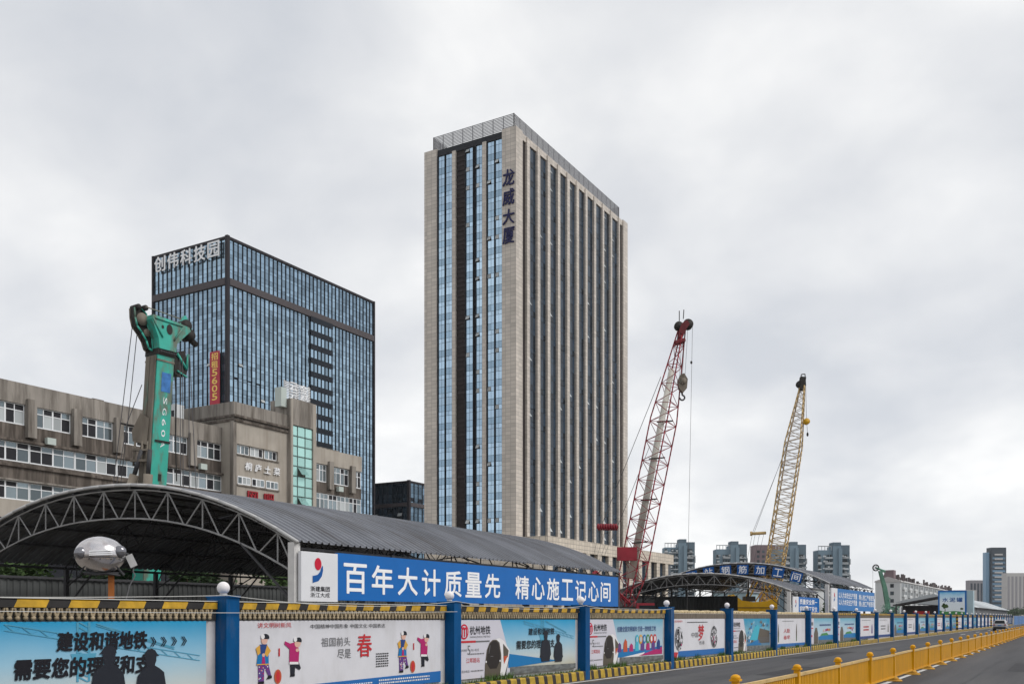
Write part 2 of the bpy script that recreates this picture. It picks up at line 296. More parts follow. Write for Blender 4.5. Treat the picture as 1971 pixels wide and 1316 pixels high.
# ------------------------------------------------------------------ mesh helpers
WL = {}
def wl(o): return WL.get(o.name, Vector((0, 0, 0))) if o else Vector((0, 0, 0))
class MB:
    def __init__(s): s.v = []; s.f = []; s.m = []; s.sm = []
    def add(s, vs_, fs, mi=0, smooth=False):
        b = len(s.v); s.v += [tuple(p) for p in vs_]
        for f in fs: s.f.append(tuple(b+i for i in f)); s.m.append(mi); s.sm.append(smooth)
        return s
    def box(s, x0, x1, y0, y1, z0, z1, mi=0):
        return s.add([(x0, y0, z0), (x1, y0, z0), (x1, y1, z0), (x0, y1, z0), (x0, y0, z1), (x1, y0, z1), (x1, y1, z1), (x0, y1, z1)],
                     [(0, 3, 2, 1), (4, 5, 6, 7), (0, 1, 5, 4), (1, 2, 6, 5), (2, 3, 7, 6), (3, 0, 4, 7)], mi)
    def obox(s, c, a, b, d, mi=0):
        c, a, b, d = map(Vector, (c, a, b, d))
        return s.add([c-a-b-d, c+a-b-d, c+a+b-d, c-a+b-d, c-a-b+d, c+a-b+d, c+a+b+d, c-a+b+d],
                     [(0, 3, 2, 1), (4, 5, 6, 7), (0, 1, 5, 4), (1, 2, 6, 5), (2, 3, 7, 6), (3, 0, 4, 7)], mi)
    def tube(s, p, q, r, n=6, r2=None, mi=0, cap=True):
        p, q = Vector(p), Vector(q); d = q-p
        if d.length < 1e-6: return s
        d.normalize(); u = d.orthogonal().normalized(); w = d.cross(u); r2 = r if r2 is None else r2
        vs_ = []
        for k in range(n):
            a = 2*math.pi*k/n; e = u*math.cos(a)+w*math.sin(a); vs_.append(p+e*r); vs_.append(q+e*r2)
        fs = [(2*k, 2*((k+1) % n), 2*((k+1) % n)+1, 2*k+1) for k in range(n)]
        if cap: fs += [tuple(2*k for k in range(n))[::-1], tuple(2*k+1 for k in range(n))]
        return s.add(vs_, fs, mi, n > 5)
    def path(s, pts, r, n=5, mi=0):
        for a, b in zip(pts, pts[1:]): s.tube(a, b, r, n, mi=mi)
        return s
    def sphere(s, c, rx, ry, rz, n=16, m=10, mi=0):
        c = Vector(c); vs_ = [c+Vector((0, 0, -rz))]; fs = []
        for j in range(1, m):
            t = math.pi*j/m-math.pi/2
            for i in range(n):
                a = 2*math.pi*i/n; vs_.append(c+Vector((rx*math.cos(t)*math.cos(a), ry*math.cos(t)*math.sin(a), rz*math.sin(t))))
        vs_.append(c+Vector((0, 0, rz))); top = len(vs_)-1
        for i in range(n):
            fs.append((0, 1+(i+1) % n, 1+i)); fs.append((top, top-n+i, top-n+(i+1) % n))
        for j in range(m-2):
            for i in range(n):
                a = 1+j*n+i; b = 1+j*n+(i+1) % n; fs.append((a, b, b+n, a+n))
        return s.add(vs_, fs, mi, True)
    def prism(s, poly, fn, d0, d1, mi=0):
        n = len(poly); vs_ = [fn(a, b, d0) for a, b in poly]+[fn(a, b, d1) for a, b in poly]
        fs = [tuple(range(n))[::-1], tuple(range(n, 2*n))]+[(k, (k+1) % n, n+(k+1) % n, n+k) for k in range(n)]
        return s.add(vs_, fs, mi)
    def mesh(s, name, mats, off=(0, 0, 0)):
        me = bpy.data.meshes.new(name); ox, oy, oz = off
        me.from_pydata([(x-ox, y-oy, z-oz) for x, y, z in s.v], [], s.f)
        if not isinstance(mats, (list, tuple)): mats = [mats]
        for m in mats: me.materials.append(M[m] if isinstance(m, str) else m)
        me.polygons.foreach_set('material_index', s.m); me.polygons.foreach_set('use_smooth', s.sm); me.update()
        return me
    def build(s, name, mats, parent=None, local=False):
        """verts in world coordinates unless local"""
        off = Vector((0, 0, 0)) if local else wl(parent)
        o = bpy.data.objects.new(name, s.mesh(name, mats, off)); col.objects.link(o)
        if parent: o.parent = parent
        if not local: WL[o.name] = Vector(off)
        return o
def inst(name, me, parent, loc, rot=None):
    o = bpy.data.objects.new(name, me); col.objects.link(o)
    if parent: o.parent = parent
    o.location = Vector(loc)-wl(parent); WL[o.name] = Vector(loc)
    if rot: o.rotation_euler = rot
    return o
def tag(o, label, cat, group=None):
    o['label'] = label; o['category'] = cat
    if group: o['group'] = group
    return o
def thing(name, label, cat, loc=(0, 0, 0), group=None, rotz=0):
    o = bpy.data.objects.new(name, None); col.objects.link(o); o.empty_display_size = .3
    o.location = loc; o.rotation_euler = (0, 0, rotz); WL[o.name] = Vector(loc)
    return tag(o, label, cat, group)
def kind(o, k): o['kind'] = k; return o
def nth(n): return str(n)+('th' if 10 <= n % 100 <= 20 else {1: 'st', 2: 'nd', 3: 'rd'}.get(n % 10, 'th'))

_tc = {}
def text_geo(body, bold=.012, ext=0.):
    k = (body, bold, ext)
    if k in _tc: return _tc[k]
    c = bpy.data.curves.new('t', 'FONT'); c.body = body; c.offset = bold; c.resolution_u = 2; c.extrude = ext; c.size = 1
    o = bpy.data.objects.new('t', c); col.objects.link(o); bpy.context.view_layer.update()
    me = bpy.data.meshes.new_from_object(o.evaluated_get(bpy.context.evaluated_depsgraph_get()))
    v = [tuple(p.co) for p in me.vertices]; f = [tuple(p.vertices) for p in me.polygons]
    bpy.data.objects.remove(o); bpy.data.curves.remove(c); bpy.data.meshes.remove(me)
    x0 = min(p[0] for p in v); x1 = max(p[0] for p in v); y0 = min(p[1] for p in v); y1 = max(p[1] for p in v)
    v = [((p[0]-x0)/(x1-x0), (p[1]-y0)/(y1-y0), (p[2]+ext)/(2*ext) if ext else 0.) for p in v]
    _tc[k] = (v, f); return _tc[k]
def east(X): return lambda u, v, n: (X+n, u, v)          # on a face looking towards +X, u runs along +Y
def south(Y): return lambda u, v, n: (u, Y-n, v)         # on a face looking towards -Y, u runs along +X
def put_text(mb, body, fn, u0, v0, u1, v1, n=.004, depth=0., mi=0, bold=.012, skew=0.):
    v, f = text_geo(body, 0., .05 if depth else 0.)
    e = bold*(v1-v0)*.8
    offs = ((0, 0),) if bold < .006 else ((0, 0), (e, 0), (-e, 0), (0, e), (0, -e), (e*.7, e*.7), (-e*.7, -e*.7), (e*.7, -e*.7), (-e*.7, e*.7))
    for q, (du, dv) in enumerate(offs):
        mb.add([fn(u0+(u1-u0)*a+skew*b*(v1-v0)+du, v0+(v1-v0)*b+dv, n+depth*c+q*(.0004 if not depth else .006)) for a, b, c in v], f, mi)
    return mb
def flat(mb, poly, fn, n, mi):
    return mb.add([fn(a, b, n) for a, b in poly], [tuple(range(len(poly)))], mi)
def ell(cx, cy, rx, ry, k=16, a0=0, a1=360): return [(cx+rx*math.cos(R(a0+(a1-a0)*i/(k-1 if a1-a0 < 360 else k))), cy+ry*math.sin(R(a0+(a1-a0)*i/(k-1 if a1-a0 < 360 else k)))) for i in range(k)]

# ------------------------------------------------------------------ ground and road
g = MB().add([(-2600, -600, -.012), (2600, -600, -.012), (2600, 2600, -.012), (-2600, 2600, -.012)], [(0, 1, 2, 3)]).build('ground', 'earth'); kind(g, 'structure')
road = MB().add([(-13.47, -80, 0), (26, -80, 0), (26, 900, 0), (-13.47, 900, 0)], [(0, 1, 2, 3)]).build('road', 'asphalt'); kind(road, 'structure')
for x0, x1, y0, y1 in [(-13.27, -13.13, 3, 420), (-5.05, -4.88, 3, 420)]:
    MB().add([(x0, y0, .005), (x1, y0, .005), (x1, y1, .005), (x0, y1, .005)], [(0, 1, 2, 3)]).build('edge_line', 'whiteline', road)
for y in [20.5, 40, 60, 80, 100, 120, 140, 160, 180, 200, 220]:
    if y in (40, 60, 80, 100): continue          # worn away there
    MB().add([(-11.35, y, .005), (-11.2, y, .005), (-11.2, y+6, .005), (-11.35, y+6, .005)], [(0, 1, 2, 3)]).build('lane_dash', 'whiteline', road)

for x0, x1, y0, y1 in [(-9.6, -7.7, 33, 39.5), (-12.2, -10.9, 47, 58), (-2.2, .6, 40, 47), (-8.3, -6.3, 70, 82)]:
    MB().add([(x0, y0, .004), (x1, y0+.1, .004), (x1+.05, y1, .004), (x0-.04, y1+.08, .004)], [(0, 1, 2, 3)]).build('repair_patch', 'asphalt_p', road)
for pts in ([(-8.9, 22), (-8.8, 30), (-9.0, 38), (-8.85, 52), (-8.95, 80)], [(-13, 31.5), (-10, 31.2), (-7, 31.6), (-5.2, 31.3)], [(-3.4, 26), (-2.9, 33), (-3.0, 45), (-2.7, 60)], [(-13, 45), (-9.5, 45.4), (-5.2, 45.1)]):
    sm = MB()
    pp = []
    for (a, b), (c, d) in zip(pts, pts[1:]):
        n_ = 9
        for k in range(n_): pp.append((a+(c-a)*k/n_+random.uniform(-.05, .05), b+(d-b)*k/n_+random.uniform(-.05, .05)))
    along = abs(pts[-1][1]-pts[0][1]) > abs(pts[-1][0]-pts[0][0])
    for a, b in zip(pp, pp[1:]):
        w = random.uniform(.012, .03); dx, dy = (w, 0) if along else (0, w)
        sm.add([(a[0]-dx, a[1]-dy, .006), (a[0]+dx, a[1]+dy, .006), (b[0]+dx, b[1]+dy, .006), (b[0]-dx, b[1]-dy, .006)], [(0, 1, 2, 3)])
    sm.build('tar_seam', 'seam', road)
for x, y in ((-8.2, 29), (-10.4, 62)): MB().tube((x, y, .002), (x, y, .008), .36, 20).build('manhole_cover', 'steel_d', road)

for x_in, x0, x1 in ((-13.46, -13.40, -13.29), (-13.12, -13.04, -12.62)):
    gd = MB(); ys = [4+.45*k for k in range(330)]; ed = [x0+(x1-x0)*max(0, min(1, .45+.35*math.sin(y*.7)+.3*math.sin(y*2.9)+random.uniform(-.3, .3))) for y in ys]
    for k in range(len(ys)-1): gd.add([(x_in, ys[k], .0035), (ed[k], ys[k], .0035), (ed[k+1], ys[k+1], .0035), (x_in, ys[k+1], .0035)], [(0, 1, 2, 3)])
    gd.build('gutter_dirt', 'gutter', road)
# ------------------------------------------------------------------ office tower (beige stone)
TX, TY, TXL, TYB, TH = -97.7, 168.5, -120.4, 224.8, 101.4
tw = thing('office_tower', 'tall beige stone office tower with blue glass strips and a navy vertical name', 'office tower', (TX, TY, 0))
NF, FH, FZ0 = 25, 3.87, 6.85
core = MB().box(TXL+.7, TX-.62, TY+.6, TYB-.2, 0, TH-1.2).build('core_wall', 'mull', tw)
def sbox(n, *a, m='stone'): return MB().box(*a).build(n, m, tw)
sbox('corner_pier', -101.0, TX, TY, TY+2.74, 0, TH)                       # near corner, carries the name
sbox('corner_pier', TXL, -117.15, TY, TY+3, 0, TH)
sbox('corner_pier', TXL, TX-6, TYB-2.6, TYB, 0, TH-.03)
sbox('corner_pier', TX-6, TX, TYB-2.7, TYB+.02, 0, TH)
for x0, x1 in [(-113.3, -112.4), (-105.8, -104.85)]: sbox('pier', x0, x1, TY+.05, TY+.7, 0, TH-1.4)
sbox('parapet', -117.15, -101.0, TY+.25, TY+1.2, TH-1.6, TH-.25, m='mull')
sbox('parapet', TX-.61, TX-.25, TY+2.74, TYB-2.7, TH-1.5, TH-.15)
sbox('parapet', TXL, TXL+.6, TY+3, TYB, 0, TH-.05)
# louvre stack
lm = MB().box(0, 2.2, 0, .12, 0, .34).mesh('louvre_blade', 'louvre')
lv = MB().box(-112.4, -110.1, TY+.45, TY+.6, 0, TH-1.6).build('louvre_stack', 'louvre', tw)
for k in range(100): inst('louvre_blade', lm, lv, (-112.35, TY+.33, 2+k*.975))
# glass columns on the narrow face : (x0, x1) with two lights each
GC = [(-117.0, -115.3), (-115.15, -113.4), (-110.0, -108.2), (-107.5, -105.9), (-104.7, -103.0), (-102.8, -101.12)]
for x0, x1 in GC:
    for x in (x0-.13, x1+.02): MB().box(x, x+.11, TY+.12, TY+.6, 0, TH-1.6).build('mullion', 'mull', tw)
for i, (x0, x1) in enumerate(GC):
    w = x1-x0; hw = w/2
    var = []
    for kk in range(3):                                            # plain, ajar, open top light
        mb = MB(); t = .035
        mb.box(t, hw-t, 0, .05, t, 1.35-t, 1); mb.box(hw+t, w-t, 0, .05, t, 1.35-t, 1)          # spandrel lights
        mb.box(t, hw-t, 0, .05, 1.35+t, 2.95-t, 0); mb.box(hw+t, w-t, 0, .05, 1.35+t, 2.95-t, 0)
        if kk == 0 or i in (0, 1):
            mb.box(t, hw-t, 0, .05, 2.95+t, FH-t, 0)
        else:
            o = .12 if kk == 1 else .38                              # top hung light pushed out
            mb.add([(t, 0, FH-t), (hw-t, 0, FH-t), (hw-t, -o, 2.95+t+o*.25), (t, -o, 2.95+t+o*.25), (t, .04, FH-t), (hw-t, .04, FH-t), (hw-t, -o+.05, 2.95+t+o*.25), (t, -o+.05, 2.95+t+o*.25)],
                   [(0, 3, 2, 1), (4, 5, 6, 7), (3, 7, 6, 2), (0, 4, 7, 3), (1, 2, 6, 5)], 2)
        mb.box(hw+t, w-t, 0, .05, 2.95+t, FH-t, 0)
        var.append(mb.mesh('window', ['tglass', 'tspan', 'oglass_l']))
    for k in range(NF):
        q = 0 if i in (0, 1) else random.choices((0, 1, 2), (.62, .2, .18))[0]
        inst('window', var[q], tw, (x0, TY+.40, FZ0+k*FH-3.87), (R(random.uniform(-.35, .35)), 0, R(random.uniform(-.25, .25))))
# long face : eleven piers and ten recessed bays
PY = [(173.1, 174.22), (177.64, 178.74), (182.13, 183.29), (186.81, 187.92), (191.33, 192.53), (195.99, 197.15), (200.63, 201.65), (205.28, 206.25), (209.9, 210.78), (214.56, 215.41), (219.32, 220.04)]
for a, b in PY: sbox('pier', TX-1.0, TX, a, b, 0, TH-.4)
wv = []
for kk in range(3):
    mb = MB(); w = 3.36
    mb.box(0, .05, .03, 1.05, .06, 1.1, 0); mb.box(0, .05, 1.12, 2.24, .06, 1.1, 0); mb.box(0, .05, 2.31, w-.03, .06, 1.1, 0)
    mb.box(0, .05, .03, 1.05, 1.18, FH-.06, 0); mb.box(0, .05, 1.12, 2.24, 1.18, FH-.06, 0); mb.box(0, .05, 2.31, w-.03, 1.18, FH-.06, 0)
    if kk == 1:
        mb.add([(.02, .15, 2.9), (.02, 1.0, 2.9), (.55, 1.0, 2.0), (.55, .15, 2.0)], [(0, 1, 2, 3)], 1); mb.add([(.04, .15, 2.93), (.04, 1.0, 2.93), (.57, 1.0, 2.03), (.57, .15, 2.03)], [(0, 3, 2, 1)], 1)
    wv.append(mb.mesh('recessed_window', ['dglass', 'oglass_l']))
for j in range(10):
    y0 = PY[j][1]; y1 = PY[j+1][0]
    MB().box(TX-.6, TX-.5, y0+1.1, y0+1.17, 0, TH-1.6).build('mullion', 'steel', tw)
    for k in range(NF):
        sash = 1 if random.random() < .17 else 0
        o = inst('recessed_window', wv[sash], tw, (TX-.57, y0+.01, FZ0+k*FH-3.87)); o.scale = (1, (y1-y0-.02)/3.36, 1)
for y0, y1 in [(171.25, 173.1), (220.04, 222.1)]: MB().box(TX-.62, TX-.5, y0, y1, 0, TH-1.6).build('recessed_strip', 'louvre', tw)
# roof railing
def rail_run(ax, c0, c1, c):
    mb = MB()
    def P(t, z): return (c, t, z) if ax == 'y' else (t, c, z)
    n = int((c1-c0)/2.6)+1
    for k in range(n+1):
        t = c0+(c1-c0)*k/n; mb.tube(P(t, TH-.3), P(t, TH+3.15), .09, 4)
    for k in range(10): mb.tube(P(c0, TH+.35+k*.3), P(c1, TH+.35+k*.3), .085, 4)
    mb.build('roof_railing', 'steel_d2', tw)
M['steel_d2'] = mat('roof_railing_grey', (.22, .22, .235), .5, metal=.2, spec=.2)
rail_run('x', -118.6, TX-1.0, TY+.9); rail_run('y', TY+.9, TYB-3.2, TX-1.0); rail_run('y', TY+.9, TYB-3.2, -118.6); rail_run('x', -118.6, TX-1.0, TYB-3.2)
MB().box(-116, -103, 180, 212, TH-1.3, TH+1.2).build('roof_plant', 'fargrey', tw)
# podium
PX, PY0, PY1, PH = -89.3, 166.6, 235., 18.0
MB().box(-118, PX-.9, PY0+.6, PY1, 0, PH-.5).build('podium_core', 'mull', tw)
MB().box(-118, PX, PY0, PY1-.02, PH-2.5, PH).build('podium_parapet', 'stone_pod', tw)
MB().box(-118, PX-.6, PY0+.05, PY0+.55, 0, PH-2.5).build('podium_wall', 'stone_pod', tw)
pw = MB()
for q in range(3): pw.box(0, .05, q*1.2+.06, q*1.2+1.14, .05, 3.0, 0); pw.box(0, .05, q*1.2+.06, q*1.2+1.14, 3.1, 9.3, 0)
pw.add([(.06, 1.3, 4.6), (.06, 1.75, 4.6), (.5, 1.75, 3.6), (.5, 1.3, 3.6)], [(0, 1, 2, 3)], 1); pw.add([(.06, 1.9, 4.6), (.06, 2.3, 4.6), (.5, 2.3, 3.6), (.5, 1.9, 3.6)], [(0, 1, 2, 3)], 1)
pwm = pw.mesh('podium_window', ['dglass', 'oglass_l'])
n = 12; pitch = (PY1-PY0)/n
for k in range(n):
    y = PY0+k*pitch
    MB().box(PX-.9, PX-.05, y+.05, y+2.0, 0, PH-2.5).build('podium_pier', 'stone_pod', tw)
    o = inst('podium_window', pwm, tw, (PX-.86, y+2.0, PH-2.5-9.4)); o.scale = (1, (pitch-1.95)/3.6, 1)
MB().box(PX+.02, PX+.14, PY0+36, PY0+41, PH-2.9, PH-1.4).build('podium_sign', 'signblue', tw)
mb = MB(); put_text(mb, '智', east(PX+.15), PY0+36.3, PH-2.7, PY0+37.8, PH-1.6); mb.build('podium_sign_character', 'ltr', tw)
# name on the corner pier
nm = thing('tower_name_sign', 'vertical navy name letters fixed on the beige tower corner', 'sign', (-99.5, TY-.02, 77))
for ch, z0, z1 in zip('龙威大厦', (89.6, 85.65, 81.75, 77.85), (92.85, 88.85, 84.75, 81.0)):
    mb = MB(); put_text(mb, ch, south(TY), -100.75, z0, -98.1, z1, .03, .18, bold=.016, skew=.04); mb.build('character', 'ltr_navy', nm)

# ------------------------------------------------------------------ curtain wall blocks
CAM = Vector((0, 0, 2))
def glass_block(th, X, Y, XL, YB, H, nx, ny, nfl, band, gm, fin=.26, void=None, maxp=300):
    base = MB().box(XL, X-.35, Y+.35, YB, 0, H-.3).build('core_wall', 'bfin', th)
    MB().box(X-.75, X+.12, Y-.12, Y+.75, 0, H+.25).build('corner_column', 'bcol', th)
    MB().box(XL-.1, XL+.5, Y-.12, Y+.5, 0, H+.1).build('corner_column', 'bcol', th)
    MB().box(X-.5, X+.1, YB-.5, YB+.1, 0, H+.1).build('corner_column', 'bcol', th)
    MB().box(XL-.05, X-.76, Y-.02, Y+.34, H-.55, H+.06).build('roof_coping', 'bcol', th); MB().box(X-.34, X+.02, Y+.76, YB-.51, H-.55, H+.06).build('roof_coping', 'bcol', th)
    fh = (H-2)/nfl; L = []
    px = (X-.75-XL-.5)/nx; py = (YB-.5-Y-.75)/ny
    fmx = MB().box(-.058, .058, -fin, 0, 0, H).mesh('fin', 'bfin'); fmy = MB().box(0, fin, -.058, .058, 0, H).mesh('fin', 'bfin')
    for i in range(nx+1): inst('fin', fmx, th, (XL+.5+i*px, Y+.34, 0))
    for j in range(ny+1): inst('fin', fmy, th, (X-.34, Y+.75+j*py, 0))
    def isvoid(j, k):
        return void and void[0] <= Y+.75+(j+.5)*py <= void[1] and void[2] <= (k+.5)*fh <= void[3]
    ms = {}
    for nm_, hh in (('x', px), ('y', py)):
        for kk in range(2):
            mb = MB(); a = hh-.2
            def pane(u0, u1, z0, z1, o=0.):
                if nm_ == 'x': mb.add([(u0, 0, z1), (u1, 0, z1), (u1, -o, z0), (u0, -o, z0)], [(0, 3, 2, 1)], 1 if o else 0)
                else: mb.add([(0, u0, z1), (0, u1, z1), (o, u1, z0), (o, u0, z0)], [(0, 3, 2, 1)], 1 if o else 0)
            pane(.1, .1+a, .04, fh*.30); pane(.1, .1+a, fh*.30+.08, fh*.78-.04)
            pane(.1, .1+a, fh*.78+.04, fh-.04, 0. if kk == 0 else .45)
            ms[nm_, kk] = mb.mesh('glass_pane', [gm, 'oglass_l'])
    for k in range(nfl):
        z = 1.6+k*fh
        if z < 10: continue
        for i in range(nx): L.append(('x', (XL+.5+i*px, Y+.30, z), 1 if (i % 5 == 2 and random.random() < .22) else 0))
        for j in range(ny):
            if not isvoid(j, k): L.append(('y', (X-.30, Y+.75+j*py, z), 1 if (j % 5 == 2 and random.random() < .22) else 0))
    L.sort(key=lambda a: (Vector(a[1])-CAM).length)
    for a, loc, kk in L[:maxp]:
        inst('glass_pane', ms[a, kk], th, loc, (R(random.uniform(-.5, .9)), R(random.uniform(-.9, .5)), 0))
    mb = MB()
    for a, loc, kk in L[maxp:]:
        hh = px if a == 'x' else py; e = random.uniform(-.012, .012); e2 = random.uniform(-.012, .012)
        for z0, z1 in ((.04, fh*.30), (fh*.30+.08, fh*.78-.04), (fh*.78+.04, fh-.04)):
            e += random.uniform(-.008, .008)
            if a == 'x': mb.add([(loc[0]+.1, loc[1]+e, loc[2]+z0), (loc[0]+hh-.1, loc[1]+e2, loc[2]+z0), (loc[0]+hh-.1, loc[1]-e, loc[2]+z1), (loc[0]+.1, loc[1]-e2, loc[2]+z1)], [(0, 1, 2, 3)], 0)
            else: mb.add([(loc[0]+e, loc[1]+.1, loc[2]+z0), (loc[0]+e2, loc[1]+hh-.1, loc[2]+z0), (loc[0]-e, loc[1]+hh-.1, loc[2]+z1), (loc[0]-e2, loc[1]+.1, loc[2]+z1)], [(0, 1, 2, 3)], 0)
    if mb.v: kind(mb.build('far_glass_panes', [gm], th), 'stuff')
    if band:
        MB().box(XL-.02, X-.75, Y-.16, Y+.3, band[0], band[1]).build('spandrel_band', 'bband', th)
        MB().box(X-.3, X+.16, Y+.75, YB-.5, band[0], band[1]).build('spandrel_band', 'bband', th)
    return fh
gt = thing('glass_tower', 'dark blue glass tower with close vertical fins and white roofline characters', 'office tower', (-182.5, 171.3, 0))
fh = glass_block(gt, -182.5, 171.3, -210.3, 229.8, 97.0, 16, 37, 25, (85.0, 86.7), 'bglass', void=(201.4, 210.7, 0, 84.5))
for k in range(4, 22):                                     # open balcony stack
    z = 1.6+k*fh
    MB().box(-182.9, -182.25, 201.5, 210.6, z+fh-1.5, z+fh-.02).build('balcony_slab', 'bfin', gt)
    mb = MB()
    for q in range(6): mb.box(-182.45, -182.40, 201.6+q*1.5, 201.6+q*1.5+.95, z+.05, z+fh-1.55)
    mb.build('balcony_window', 'bglass', gt)
sg = thing('roof_name_sign', 'big white characters along the roofline of the dark glass tower', 'sign', (-196, 170.8, 92))
for i, ch in enumerate('创伟科技园'):
    x0 = -208.7+i*4.95; mb = MB(); put_text(mb, ch, south(170.85), x0, 92.3, x0+4.05, 96.2, .0, .12, bold=.02); mb.build('character', 'ltr', sg)
    mb = MB()
    for q in range(3): mb.tube((x0+.8+q*1.2, 170.87, 93), (x0+.8+q*1.2, 171.5, 93), .06, 4)
    mb.build('bracket', 'mull', sg)
rb = thing('rental_banner', 'long red hanging banner with yellow writing on the glass tower', 'banner', (-186.4, 170.8, 54))
MB().box(-188.1, -184.6, 170.72, 170.80, 53.0, 68.6).build('banner_cloth', 'red_ban', rb)
for i, ch in enumerate('招租5605'):
    mb = MB(); w = 1.15 if ch in '招租' else .95
    put_text(mb, ch, south(170.72), -186.35-w, 66.5-i*2.02, -186.35+w, 68.2-i*2.02, .02, bold=.03); mb.build('character', 'ltr_yel', rb)
lb = thing('low_glass_block', 'low dark glass block behind the beige tower, half hidden by it', 'office block', (-179.2, 242.7, 0))
glass_block(lb, -179.2, 242.7, -198, 275, 44.5, 9, 14, 9, (36.6, 37.8), 'bglass2', fin=.22, maxp=120)

# ------------------------------------------------------------------ old concrete block
ob = thing('old_office_block', 'long stained grey concrete office block with white framed windows', 'office block', (-79, 60, 0))
def wbox(n, m, *a): return MB().box(*a).build(n, m, ob)
def win_mesh(w, h, cols, tr):
    mb = MB(); t = .078
    mb.box(0, .08, 0, w, 0, t*1.3); mb.box(0, .08, 0, w, h-t, h)
    for c in range(cols+1):
        y = (w-t)*c/cols; tt = t*(1.9 if c == cols//2 else 1); mb.box(0, .08, y, y+tt, t*1.3, h-t)
    if tr: mb.box(0, .075, t, w-t, h*tr-t/2, h*tr+t/2)
    return mb.mesh('window', 'wframe')
_wm = {}
def window(X, y0, z0, w, h, cols=4, tr=.68, sill=True):
    k = (round(w, 2), round(h, 2), cols, tr)
    if k not in _wm:
        cw = (w-.055)/cols-.07
        _wm[k] = (win_mesh(w, h, cols, tr), {m: (MB().box(0, .02, 0, cw, 0, h*tr-.1).mesh('pane', m), MB().box(0, .02, 0, cw, 0, h*(1-tr)-.09).mesh('pane', m) if tr < 1 else None) for m in ('oglass', 'oglass_d', 'oglass_l')})
    me, pn = _wm[k]
    o = inst('window', me, ob, (X, y0, z0))
    for c in range(cols):
        y = y0+.06+(w-.055)*c/cols
        m = random.choices(('oglass', 'oglass_d', 'oglass_l'), (.5, .3, .2))[0]
        inst('pane', pn[m][0], o, (X+.02, y, z0+.08))
        if tr < 1: inst('pane', pn[random.choice(('oglass', 'oglass', 'oglass_d'))][1], o, (X+.02, y, z0+h*tr+.04))
    return o
XW = -80.3
wbox('core_wall', 'mull', -92, XW-.75, 36, 74.6, 0, 22.2)
wbox('parapet', 'conc', XW-.7, XW, 36, 74.6, 20.8, 22.65)
for z0, z1, m in [(17.45, 18.95, 'conc_d'), (14.1, 15.65, 'conc_d'), (10.7, 12.3, 'plaster'), (7.4, 8.9, 'conc_d'), (0, 5.5, 'conc')]:
    wbox('spandrel', m, XW-.7, XW-.12 if m == 'conc_d' else XW, 36, 74.6, z0, z1)
wbox('ledge', 'conc_d', XW-.7, XW+.25, 36, 74.6, 17.40, 17.62)
wbox('ledge', 'conc_d', XW-.7, XW+.10, 36, 74.6, 15.2, 15.42)
wbox('ledge', 'conc', XW-.7, XW+.22, 36, 74.6, 13.95, 14.1)
PW = [38.7+4.53*k for k in range(8)]
for y in PW:
    wbox('pier', 'conc', XW-.7, XW+.38, y-.42, y+.42, 17.9, 21.3)
for a, b in zip(PW, PW[1:]):
    window(XW-.25, a+.45, 18.97, b-a-.9, 1.82)
    for z in (15.67, 12.32, 8.92): window(XW-.22, a+.02, z, b-a-.04, 1.62 if z < 15 else 1.72)
window(XW-.25, PW[-1]+.45, 18.97, 3.7, 1.82); window(XW-.22, PW[-1]+.02, 15.67, 4.2, 1.72); window(XW-.22, PW[-1]+.02, 12.32, 4.2, 1.62)
# projecting block
XB = -78.5
wbox('block_wall', 'plaster', -92, XB, 74.62, 82.8, 0, 19.72)
wbox('block_wall', 'plaster', -92, XB, 74.62, 82.8, 20.82, 23.2)
wbox('block_wall', 'plaster', -92, XB-.35, 74.62, 82.8, 19.72, 20.82)
wbox('block_return', 'plaster', XB-.35, XB, 74.62, 75.05, 19.72, 20.82); wbox('block_return', 'plaster', XB-.35, XB, 81.3, 82.8, 19.72, 20.82)
wbox('cornice', 'conc_d', -92.05, XB+.18, 74.5, 82.8, 23.2, 23.45)
wbox('cornice', 'conc', -92.02, XB-.02, 74.6, 82.8, 23.45, 23.65)
wbox('cornice', 'conc_d', -92.05, XB+.3, 74.45, 82.8, 23.65, 23.9)
wbox('parapet', 'conc', -92.02, XB+.05, 74.55, 82.8, 23.9, 25.3)
wbox('corner_strip', 'conc', XB-.5, XB+.06, 74.5, 74.95, 0, 23.2)
for z, h in ((19.76, 1.02), (16.45, .85)):
    for y in (75.1, 77.2, 79.35): window(XB+(-.3 if z > 18 else -.02), y, z, 1.9, h, cols=3, tr=1.)
wbox('sill', 'conc', XB, XB+.15, 75.0, 81.4, 19.6, 19.72); wbox('sill', 'conc', XB, XB+.15, 75.0, 81.4, 16.3, 16.44)
# stair tower
XS = -77.9
wbox('stair_wall', 'conc', -81.2, XS-.25, 82.81, 87.05, 0, 27.2)
wbox('stair_frame', 'plaster', XS-.25, XS, 82.81, 83.1, 0, 27.2); wbox('stair_frame', 'plaster', XS-.25, XS, 86.5, 87.05, 0, 27.2); wbox('stair_frame', 'conc', XS-.25, XS-.01, 83.1, 86.5, 24.2, 27.25)
cw = [83.12, 83.98, 85.25, 86.48]
for r in range(14):
    for c in range(3):
        z = 24.15-(r+1)*1.16
        o = MB().box(XS-.20, XS-.16, cw[c]+.03, cw[c+1]-.03, z+.05, z+1.12)
        if c == 1 and r in (4, 7):
            o = MB().add([(XS-.15, cw[1]+.03, z+1.1), (XS-.15, cw[2]-.03, z+1.1), (XS+.5, cw[2]-.03, z+.18), (XS+.5, cw[1]+.03, z+.18)], [(0, 3, 2, 1), (0, 1, 2, 3)])
        o.build('teal_pane', 'teal', ob)
    wbox('transom', 'tealframe', XS-.22, XS-.1, 83.1, 86.5, 24.15-(r+1)*1.16-.05, 24.15-(r+1)*1.16+.05)
for y in cw[1:3]: wbox('teal_mullion', 'tealframe', XS-.22, XS-.11, y-.04, y+.04, 8, 24.15)
